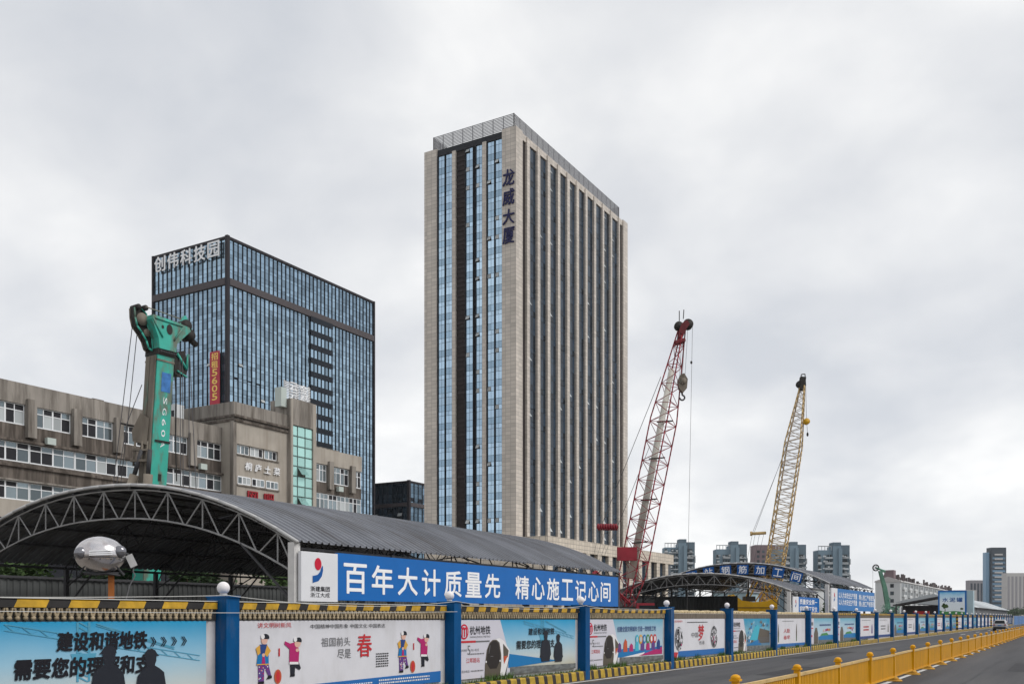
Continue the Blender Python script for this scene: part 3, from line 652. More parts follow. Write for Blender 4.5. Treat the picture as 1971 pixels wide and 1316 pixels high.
wbox('downpipe_box', 'acbox', -79.6, -78.6, 81.9, 82.78, 26.2, 28.4)
wbox('downpipe_box', 'acbox', XS-1.4, XS-.6, 87.06, 87.35, 23, 26.6)
# right wing
XR = -78.8
wbox('core_wall', 'mull', -92, XR-.75, 87.06, 96.6, 0, 22.0)
for z0, z1, m in [(20.55, 22.45, 'plaster'), (17.05, 18.35, 'conc_d'), (13.2, 14.95, 'plaster'), (0, 11.5, 'plaster')]:
    wbox('spandrel', m, XR-.7, XR-(.1 if m == 'conc_d' else 0), 87.06, 96.6, z0, z1)
for y in (90.5, 94.65): wbox('pier', 'conc', XR-.7, XR+.32, y-.4, y+.4, 17.6, 21)
window(XR-.25, 87.5, 18.4, 2.5, 2.1); window(XR-.25, 91.0, 18.4, 3.15, 2.1); window(XR-.25, 95.15, 18.4, 1.4, 2.1, cols=2)
for y in (87.3, 90.4, 93.5): window(XR-.25, y, 14.98, 3.05, 2.05)
window(XR-.25, 87.3, 11.55, 3.05, 1.6); window(XR-.25, 90.4, 11.55, 3.05, 1.6)
wbox('end_wall', 'plaster', -92, XR-.75, 96.6, 96.9, 0, 22.4)
wbox('roof_hut', 'plaster', -86, -82.3, 47.5, 49.95, 22.2, 24.6); wbox('roof_hut_lid', 'conc_d', -86.2, -82.1, 47.3, 50.2, 24.6, 24.9)
wbox('roof_hut', 'aptwhite', -86.6, -84.9, 72.2, 73.4, 22.2, 25.3); wbox('roof_hut_door', 'mull', -85.5, -85.1, 72.15, 72.22, 22.4, 24.6)
wbox('roof_parapet', 'conc', -90, -82, 90, 96, 22.0, 23.4)
for k in range(7): wbox('roof_vent', 'conc_d' if k % 2 else 'acbox', -83.5-random.random()*3, -82.6, 51+k*3.1, 51.7+k*3.1+random.random(), 22.2, 22.9+random.random()*.6)
for y, z in ((53.6, 17.55), (62.4, 14.2), (71.2, 17.65), (91.6, 17.5)): wbox('wall_unit', 'acbox', XW+.12 if y < 80 else XR+.05, XW+.55 if y < 80 else XR+.5, y, y+.85, z, z+.6)
s1 = thing('rooftop_sign', 'white slatted sign with pale characters on top of the stair tower', 'sign', (-79, 84.4, 27.2))
for k in range(11): MB().box(-79.1, -79.0, 82.9, 87.2, 27.35+k*.19, 27.43+k*.19).build('slat', 'ltr', s1)
for y in (83.0, 85.0, 87.1): MB().box(-79.25, -79.12, y-.06, y+.06, 27.2, 29.5).build('upright', 'steel', s1)
for ch, y, z in (('云', 83.6, 28.4), ('金', 85.3, 28.4), ('云', 83.6, 27.3), ('都', 85.3, 27.3)):
    mb = MB(); put_text(mb, ch, east(-79.0), y, z, y+1.3, z+1.0, .03, .05, bold=.02); mb.build('character', 'ltr', s1)
s2 = thing('restaurant_sign', 'white slanted characters between two window rows of the old block', 'sign', (-78.4, 79, 18))
for i, ch in enumerate('桐庐土菜'):
    mb = MB(); y = 76.1+i*1.45; put_text(mb, ch, east(-78.48), y, 18.1, y+.92, 18.95, .04, .08, bold=.02, skew=.12); mb.build('character', 'ltr', s2)
s3 = thing('internet_cafe_sign', 'two dark red characters low on the old concrete block', 'sign', (-78.4, 78.4, 14.7))
for i, ch in enumerate('网吧'):
    mb = MB(); y = 76.5+i*2.5; put_text(mb, ch, east(-78.48), y, 14.75, y+1.5, 15.85, .04, .08, bold=.03); mb.build('character', 'ltr_red', s3)

# ------------------------------------------------------------------ arched sheds
def shed(name, label, X1, span, Y0, L, ze, rise, nbay, depth_t=1.05, pw_=2.2, npan=11):
    Xc = X1-span/2; hs = span/2
    def zr(x): return ze+rise*(1-min(1.2, abs((x-Xc)/hs))**pw_)
    def zb(x): return ze-depth_t+rise*(1-min(1.2, abs((x-Xc)/hs))**pw_)*.97
    th = thing(name, label, 'shed', (Xc, Y0, 0))
    # corrugated sheets, one metre each, ribs following the arch
    prof = []
    for q in range(3): prof += [(q*.3333, 0), (q*.3333+.10, 0), (q*.3333+.13, .065), (q*.3333+.19, .065), (q*.3333+.22, 0)]
    prof.append((1.0, 0)); na = 22
    xs = [X1+.15-(span+.3)*i/na for i in range(na+1)]
    mb = MB(); vs_ = []; fs = []; n = len(prof)
    for x in xs:
        z = zr(x) if abs(x-Xc) <= hs else ze-(abs(x-Xc)-hs)*rise*pw_/hs*.95
        for y, dz in prof: vs_.append((x-Xc, y, z+.12+dz))
    for i in range(na):
        for j in range(n-1): fs.append((i*n+j, i*n+j+1, (i+1)*n+j+1, (i+1)*n+j))
    mb.add(vs_, fs); me = mb.mesh('roof_sheet', 'roof')
    for k in range(int(round(L))):
        o = inst('roof_sheet', me, th, (Xc, Y0+k, random.uniform(-.008, .008))); o.rotation_euler = (R(random.uniform(-.12, .12)), 0, 0); o.scale = (1, 1.03, 1)
    ed = MB().path([(x, Y0-.02, (zr(x) if abs(x-Xc) <= hs else ze-(abs(x-Xc)-hs)*rise*pw_/hs*.95)+.10) for x in xs], .065, 6); ed.build('edge_trim', 'steel', th)
    T = [X1-span*i/28 for i in range(29)]
    def truss(y, m, r, sep):
        ch = MB().path([(x, y, zr(x)-.06) for x in T], r*1.25, 5).path([(x, y, zb(x)) for x in T], r*1.25, 5)
        br = []
        w = span/npan
        for i in range(npan):
            xm = X1-w*(i+.5); x0 = X1-w*i; x1 = X1-w*(i+1)
            br += [((xm, y, zr(xm)-.06), (xm, y, zb(xm))), ((xm, y, zr(xm)-.06), (x0-.06, y, zb(x0))), ((xm, y, zr(xm)-.06), (x1+.06, y, zb(x1)))]
        if sep:
            t = ch.build('truss', m, th)
            for p, q in br: MB().tube(p, q, r, 5).build('brace', m, t)
        else:
            for p, q in br: ch.tube(p, q, r, 4)
            ch.build('truss', m, th)
    for b in range(nbay+1):
        y = Y0+.15+(L-.3)*b/nbay
        truss(y, 'truss' if b == 0 else 'steel_d', .028, b == 0)
        for x in (X1-.12, X1-span+.12): MB().box(x-.09, x+.09, y-.09, y+.09, 0, ze-.1).build('column', 'steel_d', th)
        MB().tube((X1-.12, y, ze-2.0), (X1-2.6, y, zb(X1-2.6)), .045, 4).build('knee_brace', 'steel_d', th)
        MB().tube((X1-span+.12, y, ze-2.0), (X1-span+2.6, y, zb(X1-span+2.6)), .045, 4).build('knee_brace', 'steel_d', th)
    pm = MB().box(-.04, .04, 0, L, -.08, .02).mesh('purlin', 'steel_d')
    for i in range(1, 12):
        x = X1-span*i/12; inst('purlin', pm, th, (x, Y0, zr(x)+.04))
    MB().tube((X1-span+.12, Y0, ze-.1), (X1-span+.12, Y0+L, ze-.1), .06, 5).build('eave_tie', 'steel_d', th)
    for x in (X1-.12,):                                   # eave lattice beam
        mb = MB(); y0 = Y0+.1; mb.tube((x, y0, ze-.15), (x, Y0+L-.1, ze-.15), .05, 4); mb.tube((x, y0, ze-.85), (x, Y0+L-.1, ze-.85), .05, 4)
        nn = int(L/1.3)
        for k in range(nn): mb.tube((x, y0+(L-.2)*k/nn, ze-.15 if k % 2 else ze-.85), (x, y0+(L-.2)*(k+1)/nn, ze-.85 if k % 2 else ze-.15), .04, 4)
        mb.build('eave_beam', 'steel_d', th)
    return th, zr
sh1, zr1 = shed('arched_shed', 'nearest and largest arched shed with grey ribbed roof, behind the big blue banner', -22, 19.6, 23.54, 26.1, 4.42, 2.40, 5)
MB().box(-22.26, -21.98, 23.50, 23.78, 0, 4.45).build('white_column', 'colwhite', sh1)
MB().tube((-23.2, 24.4, 4.2), (-30, 33, 3.0), .05, 5).build('roof_stay', 'steel_d', sh1)
sh2, zr2 = shed('arched_shed', 'low arched shed in front of the yellow crane, pale truss across its open end', -23, 18.0, 90.75, 11.4, 4.42, 1.75, 3, .92)
MB().box(-23.3, -22.98, 90.7, 91.0, 0, 4.4).build('white_column', 'colwhite', sh2)
sh3, zr3 = shed('arched_shed', 'farther taller arched shed carrying a row of square blue character signs', -22, 19.2, 102.34, 25.1, 5.45, 2.3, 5, .95)
MB().box(-22.35, -21.98, 102.2, 102.6, 0, 5.4).build('white_column', 'colwhite', sh3)

# character squares on the far shed's gable
for i, ch in enumerate('晖路站钢筋加工间'):
    x = -38.55+i*1.9; zc = zr3(x)-.62; a = math.atan2(zr3(x+.3)-zr3(x-.3), .6)*.8
    t = thing('character_sign', f'square blue sign with one white character, {nth(i+1)} from left on the shed arch', 'sign', (x, 102.12, zc), 'character squares on the shed arch')
    t.rotation_euler = (0, -a, 0)
    MB().box(-.62, .62, -.02, .02, -.52, .52).build('sign_board', 'logo_b', t, True)
    mb = MB(); put_text(mb, ch, lambda u, v, n: (u, -.02-n, v), -.44, -.40, .44, .40, .008, bold=.02); mb.build('character', 'ltr', t, True)

# ------------------------------------------------------------------ banners on the sheds
def logo(mb, fn, u, v, s, r=0, b=1):
    flat(mb, ell(u, v+.19*s, .145*s, .18*s, 20), fn, .012, r)
    pts = [(u+.145*s, v+.10*s), (u+.20*s, v+.16*s), (u+.215*s, v+.02*s), (u+.16*s, v-.16*s), (u+.02*s, v-.30*s), (u-.23*s, v-.36*s), (u-.23*s, v-.16*s), (u-.02*s, v-.12*s), (u+.09*s, v-.02*s)]
    flat(mb, pts, fn, .012, b)
bn = thing('slogan_banner', 'big bright blue banner with large white characters under the nearest shed roof', 'banner', (-21.8, 36, 2.6))
MB().box(-21.92, -21.80, 25.42, 48.85, 2.58, 4.20).build('blue_board', 'signblue', bn)
MB().box(-21.92, -21.79, 23.62, 25.42, 2.52, 4.16).build('white_board', 'signwhite', bn)
fn = east(-21.80)
for grp, y0, pitch in (('百年大计质量先', 25.75, 1.535), ('精心施工记心间', 37.55, 1.505)):
    for i, ch in enumerate(grp):
        mb = MB(); put_text(mb, ch, fn, y0+i*pitch, 2.84, y0+i*pitch+1.22, 3.86, .01, bold=.024); mb.build('character', 'ltr', bn)
mb = MB(); logo(mb, east(-21.79), 24.42, 3.55, 1.15); mb.build('company_emblem', ['logo_r', 'logo_b'], bn)
mb = MB(); put_text(mb, '浙建集团', east(-21.79), 24.05, 2.86, 25.0, 3.03, .012, bold=.01); put_text(mb, '浙江大成', east(-21.79), 24.05, 2.66, 25.0, 2.82, .012, bold=0.); mb.build('company_name', 'blk', bn)
for y in (27, 31, 35, 39, 43, 47): MB().box(-22.1, -21.92, y-.06, y+.06, 0, 4.1).build('support_post', 'steel_d', bn)
b2 = thing('slogan_banner', 'small blue banner on the low arched shed, right of the yellow crane', 'banner', (-22.9, 98, 2.4))
MB().box(-22.95, -22.85, 93.3, 101.9, 2.45, 3.95).build('blue_board', 'signblue', b2); MB().box(-22.95, -22.84, 91.2, 93.3, 2.45, 3.95).build('white_board', 'signwhite', b2)
mb = MB()
for q, line in enumerate(('质量安全第一', '钢筋加工安全')): put_text(mb, line, east(-22.85), 93.7, 3.25-q*.68, 101.0, 3.75-q*.68, .01, bold=.02)
mb.build('slogan', 'ltr', b2); mb = MB(); logo(mb, east(-22.84), 92.2, 3.3, 1.0); mb.build('company_emblem', ['logo_r', 'logo_b'], b2)
b3 = thing('slogan_banner', 'blue banner crowded with white writing on the farther taller shed', 'banner', (-21.8, 116, 2.6))
MB().box(-21.92, -21.8, 105.6, 127.4, 2.7, 5.05).build('blue_board', 'signblue2', b3); MB().box(-21.92, -21.79, 102.7, 105.6, 2.0, 5.05).build('white_board', 'signwhite', b3)
for y in (104, 110, 116, 122, 127): MB().box(-22.1, -21.92, y-.06, y+.06, 0, 5.0).build('support_post', 'steel_d', b3)
mb = MB()
for q in range(2):
    put_text(mb, '以人为本安全生产质量', east(-21.8), 106.3, 4.05-q*.75, 116.2, 4.7-q*.75, .01, bold=.015)
    put_text(mb, '精心施工严格管理', east(-21.8), 117.4, 4.0-q*.75, 127.0, 4.65-q*.75, .01, bold=.015)
mb.build('slogan', 'ltr', b3); mb = MB(); logo(mb, east(-21.79), 104.1, 4.1, 1.3); mb.build('company_emblem', ['logo_r', 'logo_b'], b3)

# ------------------------------------------------------------------ corrugated site walls behind the sheds
def sheet_wall(label, pts, h, m='wallsheet', name='corrugated_wall'):
    th = thing(name, label, 'wall', (*pts[0], 0))
    prof = [(0, 0), (.10, 0), (.13, .05), (.27, .05), (.30, 0), (.45, 0), (.48, .05), (.62, .05), (.65, 0), (.80, 0), (.83, .05), (.97, .05), (1.0, 0)]
    mb = MB(); n = len(prof)
    mb.add([(u, d, 0) for u, d in prof]+[(u, d, h) for u, d in prof], [(j, j+1, n+j+1, n+j) for j in range(n-1)]); me = mb.mesh('wall_sheet', m)
    for a, b in zip(pts, pts[1:]):
        d = Vector((b[0]-a[0], b[1]-a[1], 0)); L = d.length; ang = math.atan2(d.y, d.x); d.normalize()
        for k in range(int(L)):
            inst('wall_sheet', me, th, (a[0]+d.x*k, a[1]+d.y*k, random.uniform(-.03, .03)), (0, 0, ang))
        for z in (h*.45, h-.05): MB().obox((a[0]+d.x*L/2-d.y*-.08, a[1]+d.y*L/2+d.x*-.08, z), d*L/2, (-d.y*.03, d.x*.03, 0), (0, 0, .05)).build('wall_rail', 'steel_d', th)
    return th
sheet_wall('dark corrugated sheet wall along the back of the nearest shed', [(-43.2, 12), (-43.2, 64)], 3.95)
sheet_wall('dark corrugated sheet wall behind the low arched shed', [(-43.0, 84), (-43.0, 107), (-33, 107)], 4.4)

# ------------------------------------------------------------------ hoarding along the road
XF = -13.75; P0Y = 12.78; PP = 7.52
PM = ['blk', 'greytxt', 'logo_r', 'pred', 'pblue', 'pnavy', 'psky', 'psky2', 'psky3', 'pcrane', 'psil', 'pmag', 'pteal', 'pyel', 'pskin', 'porange', 'ppurple', 'pgreen', 'pcyan', 'ptrain', 'ptrain2', 'pstrip', 'pwhite', 'pgrey', 'pinkw']
M['pinkw'] = mat('print_white', (.75, .74, .75), .5)
I = {n: i for i, n in enumerate(PM)}
FX = east(XF+.042)
class Print(MB):
    def r(s, u0, v0, u1, v1, m, n=.004): return flat(s, [(u0, v0), (u1, v0), (u1, v1), (u0, v1)], FX, n, I[m])
    def p(s, pts, m, n=.006): return flat(s, pts, FX, n, I[m])
    def e(s, u, v, ru, rv, m, n=.008): return flat(s, ell(u, v, ru, rv, 18), FX, n, I[m])
    def t(s, body, u0, v0, u1, v1, m='blk', n=.014, bold=.012, skew=0): return put_text(s, body, FX, u0, v0, u1, v1, n, 0, I[m], bold, skew)
    def bars(s, u0, v0, u1, v1, rows, m='greytxt', n=.012, fill=.5):
        h = (v1-v0)/rows
        for q in range(rows):
            u = u0
            while u < u1-.03:
                w = random.uniform(.03, .07); s.r(u, v0+q*h+h*.2, min(u+w, u1), v0+q*h+h*(.2+fill), m, n); u += w+.025
def crane_art(P, o, w, top, sc_=1.):
    """pale printed tower crane and two helmeted silhouettes; o..o+w wide"""
    def truss(u0, v0, u1, v1, h, n):
        d = .012
        def ln(a, b, t=d): P.p([(a[0]-t, a[1]-t), (a[0]+t, a[1]-t*.2), (b[0]+t, b[1]+t), (b[0]-t, b[1]+t*.2)], 'pcrane', .006+random.random()*.003)
        ln((u0, v0), (u1, v1)); ln((u0, v0-h), (u1, v1-h))
        for k in range(n):
            a = (u0+(u1-u0)*k/n, v0+(v1-v0)*k/n); b = (u0+(u1-u0)*(k+1)/n, v0+(v1-v0)*(k+1)/n)
            ln((a[0], a[1]-h*(k % 2)), (b[0], b[1]-h*((k+1) % 2)), .008)
    truss(o+.26*w, top-.02, o+.97*w, top-.62*sc_, .09*sc_, 26)
    truss(o+.56*w, top-.02, o+.86*w, top-.46*sc_, .03*sc_, 4)
    for u in (.49, .53): P.r(o+u*w, top-.95*sc_, o+(u+.008)*w, top, 'pcrane', .005)
    for k in range(12): P.p([(o+.495*w, top-.08*k*sc_), (o+.505*w, top-.08*k*sc_), (o+.535*w, top-.08*(k+1)*sc_), (o+.525*w, top-.08*(k+1)*sc_)], 'pcrane', .0055)
    P.p([(o+.47*w, top-.5*sc_), (o+.56*w, top-.5*sc_), (o+.545*w, top-.72*sc_), (o+.485*w, top-.72*sc_)], 'pcrane', .0062)
def man(P, u, v0, s, flip=1, wu=1.):
    f = flip*wu
    def q(pts, n): P.p([(u+a*s*f, v0+b*s) for a, b in (pts if flip > 0 else pts[::-1])], 'psil', n)
    q([(-.13, 1.08), (.12, 1.08), (.13, 1.02), (.12, .97), (.135, .93), (.11, .92), (.10, .86), (.06, .84), (.06, .78), (-.09, .78), (-.10, .88), (-.13, .95)][::-1], .020)     # face in profile
    q([(-.20, 1.035), (.15, 1.035), (.13, 1.11), (.07, 1.165), (-.02, 1.18), (-.10, 1.15), (-.14, 1.09)], .0205)                # helmet
    q([(-.09, .86), (-.20, .80), (-.31, .72), (-.35, .50), (-.36, .28), (-.40, .20), (-.34, .14), (-.30, .0), (.26, 0), (.30, .18), (.36, .26), (.33, .45), (.29, .68), (.17, .80), (.07, .85)][::-1], .021)
def kid(P, u, s, which):
    if which == 0:
        for q in range(22): P.e(u+random.uniform(-.12, .02)*s, random.uniform(.77, 1.05), .013, .013, random.choice(('pinkw', 'pmag', 'pskin', 'pteal')), .0115+q*.00002)
        for q in range(8): P.e(u+random.uniform(.03, .12)*s, random.uniform(.92, 1.06), .012, .012, random.choice(('pinkw', 'pmag', 'pskin')), .0118+q*.00002)
        P.p([(u-.05*s, 1.07), (u+.05*s, 1.07), (u+.03*s, 1.26), (u-.02*s, 1.26)], 'pmag', .0165); P.p([(u-.18*s, 1.07), (u+.15*s, 1.07), (u+.15*s, 1.09), (u-.18*s, 1.09)], 'pyel', .0168)
        P.p([(u+.08*s, .78), (u+.23*s, .80), (u+.23*s, .85), (u+.14*s, .86)], 'blk', .015)
        P.p([(u-.13*s, .74), (u+.02*s, .74), (u+.03*s, 1.02), (u+.17*s, .80), (u+.22*s, .84), (u+.13*s, 1.12), (u-.14*s, 1.12)], 'ppurple', .010)
        P.p([(u-.18*s, 1.07), (u+.15*s, 1.07), (u+.14*s, 1.30), (u-.14*s, 1.30)], 'pteal', .012); P.p([(u-.13*s, 1.28), (u+.13*s, 1.28), (u+.10*s, 1.47), (u-.10*s, 1.47)], 'pnavy', .013)
        P.p([(u-.15*s, 1.26), (u-.20*s, 1.40), (u-.09*s, 1.46), (u-.08*s, 1.3)], 'pyel', .014); P.p([(u+.10*s, 1.46), (u+.2*s, 1.34), (u+.1*s, 1.22), (u+.03*s, 1.28)], 'pyel', .015)
        P.e(u+.03*s, 1.555, .085*s, .09, 'pskin', .013); P.p(ell(u+.06*s, 1.60, .10*s, .075, 12, -20, 200), 'psil', .016); P.e(u-.02*s, 1.62, .05*s, .05, 'pinkw', .018); P.e(u, 1.26, .04*s, .035, 'pskin', .017)
        P.p([(u-.14*s, .70), (u+.02*s, .70), (u+.02*s, .75), (u-.13*s, .75)], 'blk', .014)
    else:
        P.p([(u-.10*s, .84), (u+.02*s, .84), (u+.03*s, .98), (u+.16*s, .92), (u+.2*s, .96), (u+.12*s, 1.12), (u-.12*s, 1.12)], 'psil', .010)
        P.p([(u-.14*s, 1.07), (u+.13*s, 1.06), (u+.15*s, 1.30), (u+.08*s, 1.50), (u-.12*s, 1.47), (u-.26*s, 1.52), (u-.28*s, 1.46), (u-.13*s, 1.36)], 'pmag', .012)
        P.p([(u-.14*s, 1.05), (u+.13*s, 1.04), (u+.12*s, 1.09), (u-.13*s, 1.10)], 'pinkw', .014)
        P.e(u+.10*s, 1.47, .09*s, .085, 'pskin', .014); P.p(ell(u+.13*s, 1.52, .09*s, .07, 12, -30, 190), 'psil', .016); P.e(u+.03*s, 1.55, .05*s, .05, 'pinkw', .018); P.e(u+.09*s, 1.33, .05*s, .035, 'pskin', .017)
        P.p([(u-.12*s, .80), (u+.02*s, .80), (u+.02*s, .85), (u-.1*s, .85)], 'blk', .014)
def metro_block(P, o, full=True):
    """left third: emblem, name, train; o = start"""
    P.p([(o, .385), (o+2.75, .385), (o+2.6, 1.1), (o+2.18, 1.925), (o, 1.925)], 'pgrey', .006)
    P.e(o+.36, 1.62, .21, .20, 'logo_r', .012); P.e(o+.36, 1.62, .165, .155, 'pgrey', .016)
    P.t('m', o+.24, 1.50, o+.49, 1.74, 'logo_r', .02, .05)
    P.t('杭州地铁', o+.64, 1.54, o+1.66, 1.77, 'blk', .012, .008); P.t('HANGZHOU METRO', o+.65, 1.455, o+1.66, 1.505, 'greytxt', .012, 0)
    P.r(o+.12, 1.33, o+.92, 1.385, 'pred', .012); P.r(o+.92, 1.335, o+1.62, 1.375, 'greytxt', .012)
    P.t('杭州地铁', o+.16, 1.10, o+.5, 1.17, 'greytxt', .012, 0); P.t('5', o+.52, 1.02, o+.66, 1.26, 'greytxt', .013, 0); P.t('号线一期工程', o+.68, 1.10, o+1.08, 1.17, 'greytxt', .012, 0)
    P.bars(o+.62, 1.0, o+1.36, 1.07, 1); P.t('江晖路站', o+.46, .80, o+1.12, .93, 'pred', .012, .004)
    P.t('投诉电话', o+.25, .55, o+.62, .62, 'greytxt', .012, 0); P.bars(o+.68, .55, o+1.34, .62, 1)
    a = o+1.36                                                                     # train nose
    P.p([(a+.55, 1.40), (a+.80, 1.425), (a+1.02, 1.34), (a+1.33, 1.08), (a+1.28, .80), (a+1.05, .385), (a+.80, .385), (a+.86, .95), (a+.78, 1.25)], 'pinkw', .010)
    P.p([(a, .385), (a+.02, .70), (a+.12, 1.12), (a+.26, 1.31), (a+.42, 1.385), (a+.62, 1.385), (a+.78, 1.30), (a+.88, .95), (a+.87, .66), (a+.80, .385)], 'ptrain2', .013)
    P.p([(a+.08, .78), (a+.17, 1.14), (a+.30, 1.30), (a+.44, 1.355), (a+.60, 1.355), (a+.73, 1.28), (a+.82, .98), (a+.80, .80), (a+.62, .60), (a+.28, .60)], 'ptrain', .016)
    P.p([(a+.20, 1.02), (a+.225, 1.02), (a+.29, 1.24), (a+.265, 1.24)], 'greytxt', .019); P.r(a+.30, .93, a+.44, .945, 'greytxt', .019)
    P.p([(a+.97, 1.27), (a+1.27, 1.07), (a+1.23, .90), (a+1.0, .76)], 'ptrain2', .015); P.p([(a+.99, .92), (a+1.22, .93), (a+1.02, .70)], 'porange', .018)
    P.p([(a+1.05, .385), (a+1.28, .80), (a+1.31, .95), (a+1.12, .385)], 'ptrain', .012)
    for q in (.07, .80): P.e(a+q, .80, .035, .03, 'pinkw', .02)
def verge_strip(P, u0, u1):
    P.p([(u0, .385), (u1, .385), (u1, .545), (u0, .60)], 'pstrip', .014)
def poster(k, style, th):
    y0 = P0Y+k*PP+.30; y1 = P0Y+(k+1)*PP-.42; w = y1-y0
    bd = MB().box(XF, XF+.04, y0, y1, .38, 1.93).build('poster', {'A': 'psky', 'C': 'psky', 'D': 'psky2', 'F': 'psky3', 'S': 'psky2', 'T': 'psky3'}.get(style, 'pwhite'), th)
    P = Print()
    if style == 'A':
        crane_art(P, y1-5.2, 5.2, 1.92)
        P.t('建设和谐地铁', 9.36, 1.47, 11.03, 1.76, 'blk', .014, .05, .10)
        for q in range(4): P.t('》', 11.12+q*.22, 1.50, 11.24+q*.22, 1.66, 'blk', .014, .02)
        P.t('需要您的理解和支', 8.66, 1.06, 11.10, 1.36, 'blk', .014, .05, .08)
        man(P, 10.30, .42, .95); man(P, 11.12, .40, .90, -1)
    elif style == 'B':
        P.t('讲文明树新风', y0+.55, 1.79, y0+1.48, 1.93-.035, 'pred', .012, .004); P.t('中国精神中国形象 中国文化 中国表达', y0+2.05, 1.76, y0+4.55, 1.855, 'blk', .012, .004)
        P.t('祖国前头', 15.46, 1.38, 16.4, 1.57, 'greytxt', .012, .0); P.t('尽是', 15.98, 1.11, 16.42, 1.31, 'greytxt', .012, .0); P.t('春', 16.64, 1.12, 17.14, 1.62, 'pred', .012, .012)
        P.bars(17.3, .86, 17.75, 1.20, 6, 'blk')
        for u, s in ((13.78, 1.0), (18.30, 1.0)):
            kid(P, u, s, 0); kid(P, u+.86, s, 1)
            P.r(u+.42, 1.22, u+.46, 1.38, 'pred', .01); P.e(u+.40, .82, .10, .145, 'porange', .012); P.e(u+.40, .82, .05, .11, 'pred', .015)
        P.p([(14.2, .385), (y1, .385), (y1, .66), (14.6, .60)], 'pblue', .006); P.bars(15.4, .44, 17.2, .56, 2, 'pinkw'); P.bars(17.4, .46, 19.4, .60, 2, 'pinkw')
    elif style in 'CDF' and k <= 4:
        o = y0-.02
        if style == 'C':
            crane_art(P, y0+2.3, w-2.3, 1.92, .85); P.p([(y0+2.6, .98), (y0+5.6, .68), (y0+2.6, .58)], 'pteal', .008)
            P.t('建设和谐地铁', y0+3.75, 1.48, y0+5.35, 1.68, 'blk', .014, .02, .04); P.t('需要您的理解和支', y0+3.05, 1.09, y0+5.36, 1.33, 'blk', .014, .02, .04)
            man(P, y0+4.8, .68, .78, 1, 1.15); man(P, y0+5.6, .64, .72, -1, 1.1)
        elif style == 'D':
            P.t('创建全国文明城市 打造一流地铁工地', y0+2.5, 1.49, y0+6.05, 1.68, 'pnavy', .014, .012)
            P.p([(y0+2.4, .6), (y0+2.4, .84), (y0+3.4, .92), (y0+4.6, .80), (y1-.1, .92), (y1-.1, .60)], 'pteal', .008); P.p([(y0+4.4, .6), (y1-.1, .88), (y1-.1, .60)], 'pmag', .010); P.p([(y0+2.4, .56), (y0+5.0, .72), (y0+4.6, .56)], 'pinkw', .009)
            for q, (m, hh) in enumerate((('ppurple', .3), ('porange', .42), ('pmag', .25), ('pcyan', .36), ('ppurple', .5), ('pmag', .3), ('ppurple', .42), ('pnavy', .36))):
                u = y0+2.5+q*.52; P.p([(u, .78), (u+.36, .78), (u+.33, .80+hh*.8), (u+.18, .82+hh), (u+.04, .80+hh*.7)], m, .012)
            for q, m in enumerate(('pcyan', 'pyel', 'pteal', 'pgreen', 'porange', 'pred')):
                P.e(y0+4.25+q*.34, 1.20, .16, .17, m, .016); P.e(y0+4.25+q*.34, 1.20, .085, .10, 'psky2' if q < 4 else 'pinkw', .019)
        else:
            for q in range(60):
                u = random.uniform(y0+2.7, y1-.2); v = random.uniform(.7, 1.75); P.p([(u, v), (u+random.uniform(.1, .5), v+random.uniform(-.03, .05)), (u+random.uniform(.2, .4), v+random.uniform(.06, .2)), (u+.02, v+.1)], random.choice(('psky3', 'pcyan', 'pteal', 'pstrip', 'ptrain2', 'psky2')), .0045+q*.00004)
            P.p([(y0+3.2, .9), (y0+4.0, 1.5), (y0+4.6, 1.65), (y0+5.2, 1.3), (y0+5.0, .8)], 'pcyan', .008); P.p([(y0+4.4, .7), (y0+4.9, 1.45), (y1-.1, 1.3), (y1-.1, .7)], 'ptrain2', .010); P.p([(y0+2.6, .62), (y0+4.6, .9), (y0+5.2, .62)], 'pteal', .012); P.bars(y0+4.6, .7, y1-.2, 1.0, 4, 'greytxt', .014)
        verge_strip(P, y0+2.7, y1); metro_block(P, o)
    elif style == 'E':
        P.t('讲文明树新风', y0+.5, 1.79, y0+1.4, 1.88, 'pred', .012, 0); P.bars(y0+1.95, 1.76, y0+4.5, 1.83, 1, 'blk')
        for u in (y0+1.0, y0+5.35):
            P.e(u, 1.14, .46, .48, 'greytxt', .008)
            for q in range(46):
                a = random.uniform(0, 6.28); rr = random.random()**.5
                P.e(u+.42*rr*math.cos(a), 1.14+.44*rr*math.sin(a), random.uniform(.03, .08), random.uniform(.03, .07), random.choice(('pwhite', 'pwhite', 'blk', 'pmag' if math.sin(a) < 0 else 'pwhite')), .010+q*.0004)
        P.t('中国', y0+2.45, 1.16, y0+3.28, 1.37, 'greytxt', .012, 0); P.t('梦', y0+3.3, 1.02, y0+4.0, 1.68, 'pred', .013, .02); P.t('传承', y0+3.4, .83, y0+4.1, 1.0, 'greytxt', .012, 0)
        P.p([(y0+.9, .385), (y1, .385), (y1, .61), (y0+.95, .64)], 'pblue', .006); P.p([(y0, .385), (y0+.75, .385), (y0+.92, .60), (y0, .63)], 'pred', .008)
    elif style == 'G':
        for u in (y0+.95, y0+4.8): P.p([(u-.07, .65), (u+.07, .65), (u+.12, 1.15), (u+.02, 1.62), (u-.02, 1.62), (u-.12, 1.15)], 'ptrain2', .008); P.r(u-.03, .66, u+.03, .95, 'pgreen', .012)
        P.t('人勤', y0+2.0, 1.14, y0+3.3, 1.37, 'pred', .012, 0); P.t('春早', y0+2.0, .78, y0+3.35, 1.0, 'pred', .012, 0); P.bars(y0+1.7, 1.76, y0+4.2, 1.82, 1, 'greytxt')
        P.p([(y0+.75, .385), (y1, .385), (y1, .53), (y0+.8, .57)], 'pblue', .006); P.p([(y0, .385), (y0+.6, .385), (y0+.75, .54), (y0, .56)], 'pred', .008)
    elif style in 'DFST':
